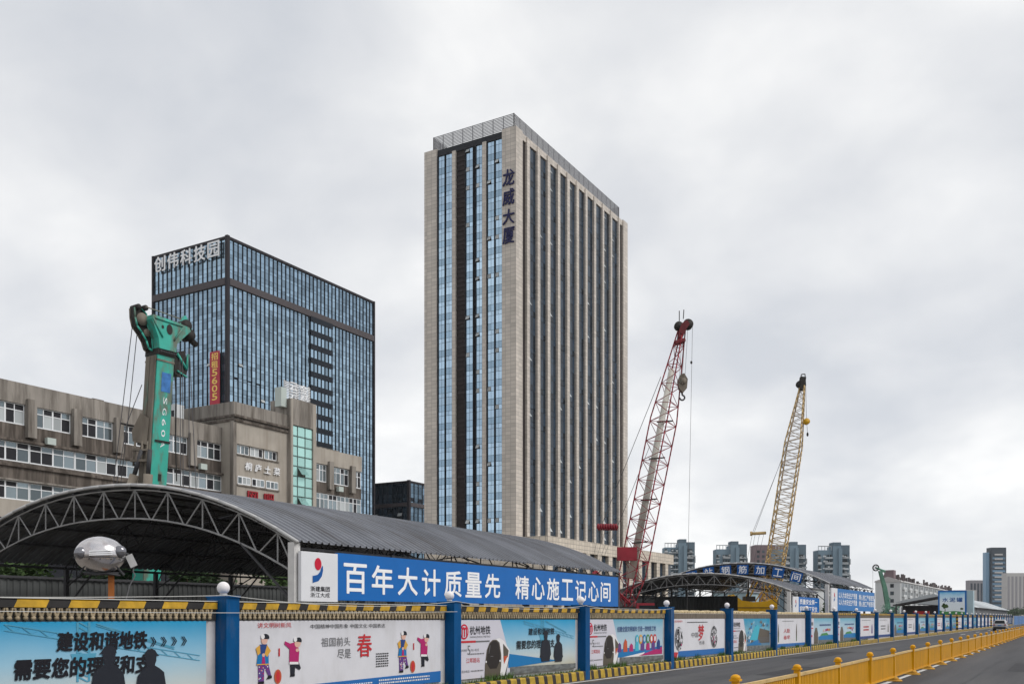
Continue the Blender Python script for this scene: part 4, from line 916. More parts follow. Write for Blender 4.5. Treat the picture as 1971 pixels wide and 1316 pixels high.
        P.r(y0, .385, y0+1.5, 1.925, 'pgrey', .006); P.p([(y0+1.5, .385), (y0+1.55, 1.0), (y0+1.9, 1.35), (y0+2.3, 1.35), (y0+2.6, 1.0), (y0+2.55, .385)], 'ptrain2', .010)
        P.r(y0+.15, 1.5, y0+1.3, 1.7, 'greytxt', .01); P.r(y0+.15, 1.3, y0+1.3, 1.36, 'pred', .01); P.r(y0+.3, .8, y0+1.1, .92, 'pred', .01)
        P.bars(y0+3.0, 1.42, y0+6.2, 1.62, 1, 'pnavy', .01); P.p([(y0+2.7, .55), (y1, .55), (y1, .86), (y0+4.5, .9), (y0+2.7, .8)], 'pteal', .008); P.p([(y0+3.2, .85), (y0+5.6, .85), (y0+5.0, 1.02), (y0+3.6, .98)], 'pgreen', .010)
        for q in range(7): P.e(y0+4.1+q*.3, 1.18+random.uniform(-.06, .1), .13, .08, random.choice(('porange', 'pskin', 'pmag', 'pyel', 'pgrey')), .012+q*.001)
        verge_strip(P, y0+2.7, y1)
    else:                                                      # white public notice posters farther away
        P.p([(y0, .385), (y1, .385), (y1, .56), (y0, .58)], 'pnavy', .006)
        for u in (y0+.9, y1-1.0): P.p([(u-.25, .75), (u+.25, .75), (u+.2, 1.2), (u+.05, 1.5), (u-.15, 1.35)], random.choice(('ptrain2', 'porange', 'ppurple', 'greytxt')), .008)
        P.bars(y0+2.3, .95, y0+4.5, 1.4, 2, random.choice(('pred', 'greytxt')), .008); P.bars(y0+1.7, 1.74, y0+5.2, 1.82, 1, 'greytxt')
    P.build('poster_print', PM, bd)
styles = {-1: 'A', 0: 'B', 1: 'C', 2: 'D', 3: 'E', 4: 'F', 5: 'G', 6: 'S', 7: 'S', 8: 'W', 9: 'W', 10: 'T', 11: 'W', 12: 'S', 13: 'T', 14: 'W', 15: 'S', 16: 'T', 17: 'W', 18: 'S', 19: 'W', 20: 'T', 21: 'W'}
desc = {-1: 'fence panel with blue poster of two helmeted silhouettes and black slogan, at left edge', 0: 'fence panel with white poster of children figures and red spring character',
        1: 'fence panel with metro train poster beside two silhouetted workers', 2: 'fence panel with metro train poster and colourful skyline under a navy slogan',
        3: 'fence panel with white poster of two round paper-cut figures', 4: 'fence panel with metro train poster beside a murky teal collage', 5: 'fence panel with white poster of two upright brown pens'}
tile = MB()
postm = {}
for k in range(-1, 34):
    ya = P0Y+k*PP+.17; yb = P0Y+(k+1)*PP-.17
    th = thing('hoarding_panel', desc.get(k, f'roadside fence panel with a small distant poster, {nth(k+2)} from left'), 'fence panel', (XF, ya, 0), 'poster panels of the roadside hoarding')
    MB().box(XF-.2, XF, ya, yb, 0, 2.16).build('wall', 'fwall', th)
    if k in (3, 4, 5, 6):
        mb = MB(); n = 26; rr = []
        for i in range(n+1): rr.append((XF-.10+random.uniform(-.02, .02), ya+(yb-ya)*i/n, 2.20+random.uniform(-.02, .02)))
        mb.path(rr, .085, 7); mb.build('wrapped_coping', 'wrap', th)
    else:
        mb = MB(); n = 12
        mb.prism([(-.26, 2.15), (.06, 2.15), (.06, 2.26), (.02, 2.285), (-.22, 2.285), (-.26, 2.26)], lambda a, b, d: (XF+a, d, b), ya, yb); mb.build('striped_coping', 'copeB' if k == -1 else 'copeA', th)
        if k < 8: MB().box(XF-.20, XF+.07, ya, yb, 2.285, 2.30).build('coping_edge', 'cord', th)
    if k <= 2:                                       # row of small eave tile ends
        MB().box(XF, XF+.02, ya, yb, 1.935, 2.149).build('eave_backing', 'tile_d', th)
        mb = MB(); y = ya+.02
        while y < yb-.12:
            mb.prism([(0, 2.14), (.035, 2.14), (.05, 2.06), (.085, 2.06), (.10, 2.14), (.125, 2.14), (.095, 2.02), (.03, 2.02)][::-1], lambda a, b, d: (XF+d, y+a, b), .02, .07)
            mb.tube((XF+.02, y+.062, 1.985), (XF+.075, y+.062, 1.985), .035, 8); y += .128
        kind(mb.build('eave_tiles', 'tile_t', th), 'stuff')
    else: MB().box(XF, XF+.03, ya, yb, 1.935, 2.149).build('eave_strip', 'strip', th)
    poster(k, styles.get(k, random.choice('WSTW')), th)
    MB().prism([(.09, 0), (.285, 0), (.285, .25), (.265, .285), (.11, .285), (.09, .26)], lambda a, b, d: (XF+a, d, b), ya, yb).build('striped_kerb', 'kerb', th)
    MB().box(XF+.001, XF+.09, ya, yb, 0, .23).build('planting_soil', 'earth', th)
gm = MB()
for q in range(9000):
    y = P0Y-6+(random.random()**1.5)*70; kk = (y-P0Y) % PP
    if kk < .2 or kk > PP-.2: continue
    x = XF+.05+random.random()*.08; h = random.uniform(.10, .24)*(1.25 if math.sin(y*2.3)+math.sin(y*.9) > .4 else .7); a = random.uniform(0, 3.14); dx, dy = .016*math.cos(a), .016*math.sin(a)
    lx, ly = random.uniform(-.03, .07), random.uniform(-.06, .06)
    gm.add([(x-dx, y-dy, .22), (x+dx, y+dy, .22), (x+lx, y+ly, .22+h)], [(0, 1, 2)])
g = gm.build('verge_grass', 'grass'); kind(g, 'stuff'); tag(g, 'thin strip of green grass growing behind the striped kerb', 'grass')
pst = MB().box(-.23, .28, -.16, .16, 0, 2.36).mesh('shaft', 'fpost'); pstS = MB().box(-.23, .28, -.16, .16, 0, 2.36).mesh('shaft', 'spost')
cap = MB().box(-.245, .295, -.175, .175, 2.36, 2.40).mesh('cap', 'fpost')
glb = MB().sphere((0, 0, 0), .118, .118, .118, 18, 12).mesh('lamp_globe', 'globe'); nek = MB().tube((0, 0, 2.40), (0, 0, 2.44), .07, 10).mesh('lamp_neck', 'steel')
for k in range(0, 35):
    y = P0Y+k*PP
    st = k in (17, 25)
    t = thing('fence_post', f'{"black and yellow striped" if st else "blue"} fence post topped by a white globe, {nth(k+1)} from left', 'fence post', (XF, y, 0), 'blue posts of the roadside hoarding')
    inst('shaft', pstS if st else pst, t, (XF, y, 0)); inst('cap', cap, t, (XF, y, 0)); inst('lamp_neck', nek, t, (XF+.03, y, 0)); inst('lamp_globe', glb, t, (XF+.03, y, 2.545))
def cordline(a, b, sag, r, label, n=16):
    a, b = Vector(a), Vector(b); pts = []
    for i in range(n+1):
        t = i/n; p = a.lerp(b, t); p.z -= sag*4*t*(1-t); pts.append(p)
    o = MB().path(pts, r, 4).build('cord', 'cord'); return tag(o, label, 'cord', 'cords strung along the hoarding')
for k, (a, b) in enumerate([((-13.42, 4.0, 2.28), (-13.42, 12.62, 2.40)), ((-13.42, 12.62, 2.40), (-13.44, 20.2, 2.40)), ((-13.44, 20.2, 2.40), (-13.44, 27.7, 2.38)), ((-13.44, 27.7, 2.36), (-13.44, 35.2, 2.34))]):
    cordline(a, b, (.05, .16, .16, .12)[k], .008, f'white cord sagging along the fence top, {nth(k+1)} span from left')
cordline((-13.42, 4.0, 2.12), (-13.42, 20.2, 2.14), .05, .008, 'lower white cord stretched across the first two fence panels')

# ------------------------------------------------------------------ yellow median railing
XRL = -4.9; RP = 4.04; RY = 15.81
sl = MB().box(-.012, .012, -.04, .04, .17, .80).mesh('slat', 'rail')
rt = MB().box(-.035, .035, 0, RP-.12, .80, .86).mesh('top_rail', ['railtop']); rb_ = MB().box(-.03, .03, 0, RP-.12, .13, .18).mesh('bottom_rail', 'rail')
al = MB()
for q in range(28): al.box(-.012, .012, .06+q*.137-.04, .06+q*.137+.04, .17, .80)
alm = al.mesh('slats', 'rail')
pm_ = MB().box(-.055, .055, -.055, .055, .06, .93).mesh('shaft', 'rail')
cp = MB().box(-.085, .085, -.085, .085, .93, .965); cp.sphere((0, 0, .985), .085, .085, .06, 14, 8); cpm = cp.mesh('cap', 'rail')
bs_ = MB().tube((0, 0, 0), (0, 0, .05), .27, 14, .24).tube((0, 0, .05), (0, 0, .17), .20, 14, .075).mesh('base', 'railbase')
NR = 62
for k in range(-2, NR):
    y = RY+k*RP
    t = thing('median_railing', f'yellow slatted railing section with domed post, {nth(k+3)} from the near end', 'railing', (XRL, y, 0), 'sections of the yellow median railing')
    t.rotation_euler = (R(random.uniform(-.25, .25)), R(random.uniform(-1.1, 1.1)), R(random.uniform(-.2, .2))); po = inst('post', pm_, t, (XRL, y, 0)); inst('cap', cpm, po, (XRL, y, 0)); inst('base', bs_, po, (XRL, y, .004))
    inst('top_rail', rt, t, (XRL, y+.06, 0)); inst('bottom_rail', rb_, t, (XRL, y+.06, 0))
    if k < 9:
        for q in range(28): inst('slat', sl, t, (XRL, y+.12+q*.137, 0))
    else: kind(inst('slats', alm, t, (XRL, y+.06, 0)), 'stuff')

# ------------------------------------------------------------------ machines, in local frames turned like the site grid of the photograph's view
FW = Vector((-math.sin(R(30.34)), math.cos(R(30.34)), 0)); RT = Vector((math.cos(R(30.34)), math.sin(R(30.34)), 0))
def at(r, d, z=0.): return FW*d+RT*r+Vector((0, 0, z))
def mthing(name, label, cat, r, d): return thing(name, label, cat, at(r, d), rotz=R(30.34))

def lattice(th, p0, p1, stations, npan, rc, rl, mats, yaw=45, part='boom'):
    """four chord boom; stations = [(t, half side)]"""
    p0, p1 = Vector(p0), Vector(p1); ax = (p1-p0).normalized()
    s = ax.cross(Vector((0, 1, 0))).normalized(); n = s.cross(ax).normalized()
    a = s*math.cos(R(yaw))+n*math.sin(R(yaw)); b = n*math.cos(R(yaw))-s*math.sin(R(yaw))
    def hw(t):
        for (t0, h0), (t1, h1) in zip(stations, stations[1:]):
            if t0 <= t <= t1: return h0+(h1-h0)*(t-t0)/(t1-t0)
        return stations[-1][1]
    def corner(t, k):
        h = hw(t); sx, sy = ((1, 1), (-1, 1), (-1, -1), (1, -1))[k]; return p0.lerp(p1, t)+a*h*sx+b*h*sy
    ts = sorted(set([i/npan for i in range(npan+1)]))
    for k in range(4):
        mb = MB(); mb.path([corner(t, k) for t in sorted(set(ts+[t for t, _ in stations]))], rc, 6); mb.build('boom_chord', mats[0], th, True)
    half = len(mats) > 1
    lo, hi = MB(), MB()
    for i in range(npan):
        t0, t1 = ts[i], ts[i+1]; mb = lo if not half or t1 < .5 else hi
        for k in range(4):
            q = (k+1) % 4
            if (i+k) % 2: mb.tube(corner(t0, k), corner(t1, q), rl, 4)
            else: mb.tube(corner(t0, q), corner(t1, k), rl, 4)
            if i % 2 == 0: mb.tube(corner(t0, k), corner(t0, q), rl, 4)
        if i % 5 == 0: mb.tube(corner(t0, 0), corner(t0, 2), rl, 4)
    kind(lo.build('boom_lacing', mats[0], th, True), 'stuff')
    if half: kind(hi.build('boom_lacing', mats[1], th, True), 'stuff')
    return corner, hw
def tracks(th, m='darkmach'):
    for sx in (-1, 1):
        mb = MB(); pts = ell(-2.6, .5, .5, .5, 9, 90, 270)+ell(2.6, .5, .5, .5, 9, -90, 90)
        mb.prism(pts, lambda a, b, d: (a, d, b), sx*1.6-.4, sx*1.6+.4); mb.build('crawler_track', m, th, True)
        mb = MB()
        for k in range(6): mb.tube((-2.4+k*.96, sx*1.6-.42, .5), (-2.4+k*.96, sx*1.6+.42, .5), .28, 10)
        mb.build('track_rollers', 'steel_d', th, True)
def rope(th, a, b, r=.022, sag=0.):
    a, b = Vector(a), Vector(b)
    if sag:
        pts = []
        for i in range(13):
            t = i/12; p = a.lerp(b, t); p.z -= sag*4*t*(1-t); pts.append(p)
        return MB().path(pts, r, 4).build('rope', 'rope', th, True)
    return MB().tube(a, b, r, 4).build('rope', 'rope', th, True)
def sheave(mb, c, r, w, axis=(0, 1, 0), n=16, mi=0):
    c = Vector(c); d = Vector(axis).normalized()*w/2; mb.tube(c-d, c+d, r, n, mi=mi); return mb

# red crawler crane ------------------------------------------------------------
rc = mthing('red_crawler_crane', 'red lattice boom crawler crane with hanging hook block', 'crane', 9.6, 84)
tracks(rc)
MB().box(-4.2, 1.6, -1.5, 1.5, 1.3, 2.9).build('machine_house', 'darkmach', rc, True); MB().box(-5.0, -4.2, -1.6, 1.6, 1.2, 2.9).build('counterweight', 'darkmach', rc, True)
MB().box(1.0, 2.5, -2.3, -1.5, 1.3, 3.2).build('cab', 'redcr', rc, True); MB().box(1.2, 2.52, -2.33, -2.3, 2.1, 3.0).build('cab_window', 'carglass', rc, True)
B0, B1 = (.15, 0, 1.9), (5.28, 0, 27.3)
corner, hw = lattice(rc, B0, B1, [(0, .28), (.15, .84), (.68, .84), (1, .20)], 30, .058, .03, ['redcr'], 38)
MB().tube((.75, .05, 5.4), (4.35, .05, 23.6), .34, 10, .26).build('inner_tube', 'tubegrey', rc, True)
for z, x in ((8.5, 1.55), (12.2, 2.3), (15.8, 3.0), (19.0, 3.7)): MB().obox((x, -.3, z), (.75, .25, .1), (0, .03, 0), (0, 0, .06)).build('boom_clamp', 'darkmach', rc, True)
MB().obox((.32, -.95, 7.45), (.85, 0, .0), (0, .2, 0), (0, 0, .58)).build('boom_plate', 'redcr', rc, True)
hd = MB(); hd.obox((5.05, 0, 26.0), (.42, 0, .12), (0, .4, 0), (-.03, 0, .14))
for s in (-.36, .36): hd.prism([(4.85, 26.3), (5.25, 26.3), (5.55, 27.0), (5.85, 27.45), (5.6, 27.8), (5.15, 27.5), (4.95, 27.0)], lambda a, b, d: (a, d, b), s-.04, s+.04)
hd.tube((5.1, -.4, 26.6), (5.1, .4, 26.6), .12, 8); hd.build('boom_head', 'redcr_d', rc, True)
hd = MB(); sheave(hd, (5.75, .15, 27.5), .45, .12); sheave(hd, (5.75, -.15, 27.5), .45, .12); sheave(hd, (4.95, 0, 27.35), .40, .3); hd.tube((5.0, 0, 27.8), (5.0, 0, 28.7), .04, 5); hd.tube((5.35, 0, 28.0), (5.4, 0, 28.8), .04, 5); hd.build('head_sheaves', 'darkmach', rc, True)
blk = MB(); blk.prism([(-.32, 21.9), (.0, 21.5), (.35, 21.9), (.42, 22.7), (.12, 23.2), (-.2, 23.1), (-.42, 22.6)], lambda a, b, d: (5.27+a, d, b), -.3, .3); sheave(blk, (5.27, -.32, 22.5), .3, .06)
hk = blk.build('hook_block', 'muddy', rc, True)
mb = MB(); mb.path([(5.25, 0, 21.6), (5.25, 0, 21.35)]+[(5.25+.22*math.sin(R(a)), 0, 21.13+.22*math.cos(R(a))) for a in range(0, 300, 30)], .075, 6); mb.build('hook', 'steel_d', hk, True)
for x in (5.02, 5.27, 5.5): rope(rc, (x+.25, 0, 27.3), (x, 0, 23.0), .018)
rope(rc, (6.15, 0, 27.4), (5.68, 0, 2.2), .018); MB().sphere((6.05, 0, 24.2), .1, .1, .14, 8, 6).build('overhaul_ball', 'darkmach', rc, True)
rope(rc, (3.3, -.6, 22.8), (-1.75, 0, 10.1), .035); rope(rc, (2.5, .6, 17.0), (-.35, 0, 10.0), .03)
for dx in (-1.9, -1.4, -.9, -.5): rope(rc, (dx, 0, 9.8), (dx*.4-2.2, 0, 5.4), .015)
mb = MB()
for k in range(8): sheave(mb, (-2.05+k*.22, 0, 9.85), .30, .16, (1, 0, .12), 14)
mb.tube((-2.2, 0, 9.85), (-.35, 0, 9.85), .14, 8); mb.build('bridle_sheaves', 'redcr', rc, True)
mb = MB()
for s in (-.9, .9): mb.tube((-3.2, s, 3.2), (-2.4, s, 6.0), .09, 6); mb.tube((.6, s, 3.2), (-2.4, s, 6.0), .09, 6)
mb.build('gantry', 'redcr', rc, True)

# yellow crawler crane ----------------------------------------------------------
yc = mthing('yellow_crawler_crane', 'yellow crawler crane with a tall lattice boom behind the arched sheds', 'crane', 35.0, 135)
tracks(yc)
hs = MB(); hs.prism([(-4.3, 1.7), (1.6, 1.7), (1.75, 2.4), (1.75, 4.35), (1.2, 4.55), (.4, 4.2), (-1.6, 4.1), (-3.1, 4.3), (-4.3, 5.15), (-4.55, 4.9)], lambda a, b, d: (a, d, b), -1.7, 1.7); hs.build('machine_house', 'yelcr', yc, True)
MB().box(-4.4, 1.7, -1.74, -1.70, 3.28, 3.36).build('house_seam', 'darkmach', yc, True)
MB().box(-1.4, 1.3, -1.76, -1.72, 2.6, 2.75).build('house_lettering_strip', 'darkmach', yc, True)
MB().box(-2.6, -1.2, -1.4, .4, 4.2, 4.9).build('engine_hood', 'darkmach', yc, True); MB().tube((-2.0, -.5, 4.6), (-2.0, -.5, 7.4), .16, 8).build('exhaust_stack', 'darkmach', yc, True)
corner, hw = lattice(yc, (.9, 0, 2.8), (5.75, 0, 34.4), [(0, .4), (.10, 1.12), (.74, 1.05), (1, .28)], 46, .095, .055, ['yelboom', 'yelboom_top'], 25)
for k in range(9):
    t = .36+k*.045
    for c0, c1 in ((0, 1), (3, 0)) if k % 2 else ((2, 3), (3, 0)):
        a, b, c_, d_ = corner(t, c0), corner(t, c1), corner(t+.032, c1), corner(t+.032, c0)
        m0 = a.lerp(b, .12 if k % 3 else .55); m1 = d_.lerp(c_, .12 if k % 3 else .55)
        if c0 == 3: MB().add([a, m0, m1, d_], [(0, 1, 2, 3), (3, 2, 1, 0)]).build('boom_sheet', 'bluesheet', yc, True)
hd = MB(); hd.obox((5.7, 0, 34.7), (.35, 0, -.05), (0, .4, 0), (.1, 0, .9)); sheave(hd, (5.35, 0, 34.6), .5, .5); hd.path([(5.5, 0, 35.6), (5.6, 0, 36.0), (6.1, 0, 36.05), (6.2, 0, 34.4)], .07, 5); hd.build('boom_head', 'darkmach', yc, True)
bk = MB(); sheave(bk, (6.3, 0, 29.4), .45, .4); bk.build('hook_block', 'yelcr', yc, True); MB().sphere((6.45, 0, 27.6), .16, .16, .3, 8, 6).build('hook', 'darkmach', yc, True); rope(yc, (6.2, 0, 34.5), (6.3, 0, 29.4), .03); rope(yc, (6.35, 0, 29.2), (6.45, 0, 27.6), .03)
mb = MB()
for s in (-1.2, 1.2):
    mb.tube((-2.2, s, 4.2), (.2, s, 9.2), .10, 6); mb.tube((1.4, s, 4.2), (.2, s, 9.2), .10, 6); mb.tube((-.6, s, 4.2), (1.0, s, 6.6), .08, 6)
    mb.tube((1.5, s, 4.2), (2.2, s, 7.5), .10, 6)
mb.build('gantry', 'yelcr', yc, True)
pb_ = MB(); pb_.tube((-1.3, 0, 13.7), (.6, 0, 13.8), .22, 10); pb_.tube((-1.45, 0, 13.4), (-1.45, 0, 14.0), .16, 8); pb_.build('bridle_bar', 'yelboom', yc, True)
rope(yc, (3.6, 0, 26), (-1.2, 0, 14), .03); rope(yc, (3.6, .4, 26), (-.9, .4, 14), .03)
for x0, x1 in ((-1.3, -2.8), (-.9, -2.3), (-.3, -1.8), (.3, -1.4)): rope(yc, (x0, 0, 13.6), (x1, 0, 6.0), .025)

# teal trench rig behind the nearest shed --------------------------------------
gr = mthing('teal_trench_rig', 'muddy teal drilling rig mast with wide head rising behind the nearest shed', 'drilling rig', -20.83, 55.5)
tracks(gr)
MB().box(-2.6, 2.2, -1.2, 1.4, 1.2, 3.3).build('machine_house', 'teal_paint', gr, True)
n1 = Vector((.823, -.568, 0)); n2 = Vector((-.568, -.823, 0))
def mx(z): return -.45+(z-1)*.0625
def mast_seg(z0, z1, h, name, m, mb=None):
    c0 = Vector((mx(z0), 0, z0)); c1 = Vector((mx(z1), 0, z1)); mb = mb or MB()
    q = [n1*h+n2*h, n1*h-n2*h, -n1*h-n2*h, -n1*h+n2*h]
    mb.add([c0+p for p in q]+[c1+p for p in q], [(3, 2, 1, 0), (4, 5, 6, 7), (0, 1, 5, 4), (1, 2, 6, 5), (2, 3, 7, 6), (3, 0, 4, 7)])
    return mb.build(name, m, gr, True)
ms_ = mast_seg(1.2, 17.6, .55, 'mast', 'teal_paint')
def faceplate(n_, t_, o, hw_, z0, z1, th_, name, m, par):
    c0 = Vector((mx(z0), 0, z0))+n_*(.55+th_/2)+t_*o; c1 = Vector((mx(z1), 0, z1))+n_*(.55+th_/2)+t_*o
    a = t_*hw_; b = n_*th_/2
    return MB().add([c0-a-b, c0+a-b, c0+a+b, c0-a+b, c1-a-b, c1+a-b, c1+a+b, c1-a+b], [(0, 1, 2, 3), (7, 6, 5, 4), (0, 4, 5, 1), (1, 5, 6, 2), (2, 6, 7, 3), (3, 7, 4, 0)]).build(name, m, par, True)
t2 = Vector((.823, -.568, 0)); t1 = Vector((.568, .823, 0))
faceplate(n2, t2, -.22, .2, 5.0, 16.9, .10, 'guide_rail', 'muddy', ms_); faceplate(n2, t2, .25, .22, 5.0, 16.9, .10, 'guide_rail', 'muddy', ms_); faceplate(n2, t2, 0, .06, 8.0, 16.4, .03, 'rail_groove', 'darkmach', ms_)
faceplate(n1, t1, .10, .30, 14.9, 16.0, .012, 'decal', 'decal', ms_)
faceplate(n1, t1, .06, .10, 9.8, 10.2, .02, 'mast_slot', 'darkmach', ms_)
for z in (12.0, 7.7): faceplate(n1, t1, .1, .5, z, z+.12, .05, 'mast_joint', 'darkmach', ms_)
for i, ch in enumerate('SG60A'):                                # lettering runs down the mast, turned on its side
    v, f = text_geo(ch, 0.)
    zt = 14.6-i*.62; mb = MB()
    mb.add([Vector((mx(zt), 0, zt))+n1*.565+t1*(-.02+.26*b)-Vector((.06, 0, 1))*(.40*a) for a, b, c in v], f); mb.build('lettering', 'ltr', ms_, True)
hm = MB()
def HP(a, b, d): return Vector((mx(18.2), 0, 0))+t1*a+n1*d+Vector((0, 0, b-.62))
hm.prism([(-.55, 17.9), (.55, 17.9), (.62, 18.4), (1.55, 19.35), (1.45, 19.55), (.6, 19.65), (-.95, 19.72), (-1.05, 19.45), (-.62, 18.5)], HP, -.45, .60); hd_ = hm.build('mast_head', 'teal_paint', gr, True)
mb = MB(); mb.add([HP(a, b, .615) for a, b in ell(.1, 19.1, .2, .3, 16)], [tuple(range(16))]); mb.add([HP(a, b, .615) for a, b in ell(-.35, 19.15, .08, .11, 12)], [tuple(range(12))]); mb.build('head_hole', 'darkmach', hd_, True)
mb = MB()
for p, q in (((-1.0, 19.55), (1.05, 19.5)), ((-1.0, 19.55), (-.35, 18.55)), ((1.05, 19.5), (.4, 18.55))): mb.tube(HP(p[0], p[1], .62), HP(q[0], q[1], .62), .06, 6)
mb.build('head_rib', 'teal_paint', hd_, True)
mb = MB()                                                       # curved sheave guard on the left
arc = [(-1.75, 20.0), (-1.72, 19.45), (-1.6, 19.0), (-1.3, 18.7), (-1.0, 18.3), (-.85, 17.9), (-.6, 17.8), (-.65, 18.5), (-.95, 19.2), (-1.0, 19.8), (-1.3, 20.05)]
mb.prism(arc, HP, -.40, -.05); mb.build('sheave_guard', 'darkmach', gr, True)
for d in (-.44, 0.02):
    mb = MB(); mb.path([HP(a, b, d) for a, b in arc[:7]], .055, 6); mb.path([HP(a, b, d) for a, b in arc[6:]], .05, 6); mb.build('guard_rim', 'teal_paint' if d > 0 else 'muddy', gr, True)
mb = MB(); sheave(mb, HP(-1.28, 19.45, .02), .36, .10, n1); sheave(mb, HP(-.98, 18.75, .02), .22, .10, n1); mb.build('guard_pulley', 'muddy', gr, True)
mast_seg(16.95, 17.3, .59, 'mast_collar', 'darkmach'); mast_seg(16.6, 16.7, .58, 'mast_collar', 'muddy')
mb = MB()
for q in range(10): mb.obox(HP(-.5+q*.11, 17.75, .66), t1*.03, n1*.03, Vector((0, 0, .05)))
kind(mb.build('collar_bolts', 'steel_d', gr, True), 'stuff')
mb = MB(); mb.path([HP(.62, 17.6, .3), HP(.70, 15.5, .36), HP(.64, 13.0, .4), HP(.72, 10.5, .4)], .035, 5); mb.path([HP(.70, 17.5, .2), HP(.80, 15.0, .26), HP(.72, 12.2, .3)], .03, 5); mb.build('hydraulic_hose', 'darkmach', gr, True)
for a, b in ((-1.6, 20.05), (-1.15, 20.1)): MB().tube(HP(a, b, -.45), HP(a, b, .2), .16, 10).build('rope_roller', 'darkmach', gr, True)
for a, b in ((1.50, 19.75), (1.75, 19.25)): MB().tube(HP(a, b, -.3), HP(a, b, .35), .33, 14).build('head_sheave', 'darkmach', gr, True)
MB().obox(HP(1.9, 19.1, 0), t1*.5+Vector((0, 0, -.28)), n1*.12, Vector((.05, 0, .1))).build('head_arm', 'darkmach', gr, True)
mb = MB(); mb.prism([(1.1, 19.7), (1.5, 20.35), (1.75, 20.0), (2.15, 19.2), (1.9, 19.1), (1.5, 19.6)], HP, -.15, .2); mb.build('sheave_cheek', 'teal_paint', gr, True)
mb = MB(); mb.tube(HP(-1.2, 20.15, .2), HP(1.2, 20.05, .2), .035, 5); mb.build('head_handrail', 'muddy', gr, True)
mb = MB(); mb.prism([(.75, 18.0), (1.5, 18.3), (1.75, 17.4), (1.6, 16.8), (1.0, 16.7), (.7, 16.9)], HP, -.35, .1); mb.build('hose_drum_housing', 'darkmach', gr, True)
mb = MB(); mb.path([HP(.95, 18.0, .14), HP(1.6, 17.2, .14), HP(1.7, 18.1, .14)], .09, 6); mb.path([HP(.95+.7*math.sin(R(a)), 17.6-.85*math.sin(R(a/2+45)), .14) for a in range(0, 100, 12)], .05, 5); mb.build('drum_bracket', 'teal_paint', gr, True)
mb = MB(); mb.prism([(-.75, 12.0), (.05, 11.8), (.2, 13.3), (-.30, 13.6), (-.80, 12.6)], lambda a, b, d: (a, d, b), -.75, -.35); mb.build('rail_bracket', 'muddy', gr, True)
mb = MB()
for x in (-.72, -.30, .02): mb.tube((x, -.7, 10.6), (x+.1, -.7, 12.0), .07, 6)
mb.obox((-.35, -.7, 10.9), (.5, 0, 0), (0, .12, 0), (0, 0, .07)); mb.obox((-.35, -.7, 11.5), (.45, 0, 0), (0, .1, 0), (0, 0, .05)); mb.build('bracket_frame', 'muddy', gr, True)
for x0, x1, y in ((-1.75, -.25, -.7), (-.10, .28, -.85)):        # raking hydraulic rams
    cy = MB().tube((x0, y, 6.5), (x0+(x1-x0)*.72, y, 10.1), .26, 12).build('ram_barrel', 'muddy', gr, True)
    MB().tube((x0+(x1-x0)*.56, y, 9.3), (x0+(x1-x0)*.60, y, 9.5), .30, 12).build('ram_collar', 'teal_paint', cy, True); MB().tube((x0+(x1-x0)*.72, y, 10.1), (x1, y, 11.5), .13, 10).build('ram_rod', 'steel_d', cy, True)
for a, b in (((-.9, -.2, 19.4), (-2.15, -.2, 9.0)), ((-.62, -.2, 19.2), (-1.15, -.2, 14.0)), ((-1.15, -.2, 14.0), (-1.7, -.2, 9.2)), ((-.2, -.8, 15.2), (-1.05, -.8, 13.0)), ((-1.05, -.8, 13.0), (-1.8, -.8, 8.6)), ((1.65, .1, 16.9), (1.7, .1, 8)), ((1.8, .1, 16.9), (1.85, .1, 8)), ((2.15, .1, 17.5), (2.2, .1, 8)), ((2.2, .1, 17.5), (2.65, .1, 8))):
    rope(gr, a, b, .024)
MB().tube((-1.6, -.3, 13.1), (-.6, -.3, 12.9), .05, 6).build('hose_clip', 'darkmach', gr, True)

# small green rig far down the site ----------------------------------------------
sr = mthing('small_green_rig', 'small faded green rig with a round pulley wheel, before white flats', 'drilling rig', 95.5, 246)
tracks(sr)
def sx(px): return (px-1705)/1853*246
def sz(py): return 2+(1187-py)*246/1853
mb = MB(); P = [(sx(1711), sz(1178)), (sx(1703), sz(1130)), (sx(1694), sz(1098))]
for a, b, w0, w1 in ((P[0], P[1], .6, .5), (P[1], P[2], .5, .38)):
    mb.add([(a[0]-w0, -.4, a[1]), (a[0]+w0, -.4, a[1]), (a[0]+w0, .4, a[1]), (a[0]-w0, .4, a[1]), (b[0]-w1, -.4, b[1]), (b[0]+w1, -.4, b[1]), (b[0]+w1, .4, b[1]), (b[0]-w1, .4, b[1])], [(0, 3, 2, 1), (4, 5, 6, 7), (0, 1, 5, 4), (1, 2, 6, 5), (2, 3, 7, 6), (3, 0, 4, 7)])
mb.build('mast', 'grab', sr, True)
wc = (sx(1686), 0, sz(1092)); mb = MB()
mb.path([(wc[0]+.75*math.cos(R(a)), 0, wc[2]+.75*math.sin(R(a))) for a in range(0, 361, 20)], .16, 6)
for a in (0, 60, 120): mb.tube((wc[0]+.7*math.cos(R(a)), 0, wc[2]+.7*math.sin(R(a))), (wc[0]-.7*math.cos(R(a)), 0, wc[2]-.7*math.sin(R(a))), .07, 5)
mb.build('pulley_wheel', 'darkmach', sr, True)
mb = MB(); mb.tube(wc, (sx(1704), 0, sz(1099)), .2, 8, .3); mb.box(sx(1697), sx(1704), -.3, .3, sz(1101), sz(1097)); mb.build('head_arm', 'grab', sr, True)
rope(sr, (wc[0]-.75, 0, wc[2]), (wc[0]-.8, 0, 7.0), .03); MB().box(wc[0]-1.1, wc[0]-.4, -.3, .3, 6.6, 8.2).build('grab_block', 'darkmach', sr, True)
MB().box(-.6, 2.4, -1, 1, 1.2, 3.3).build('machine_house', 'grab', sr, True)
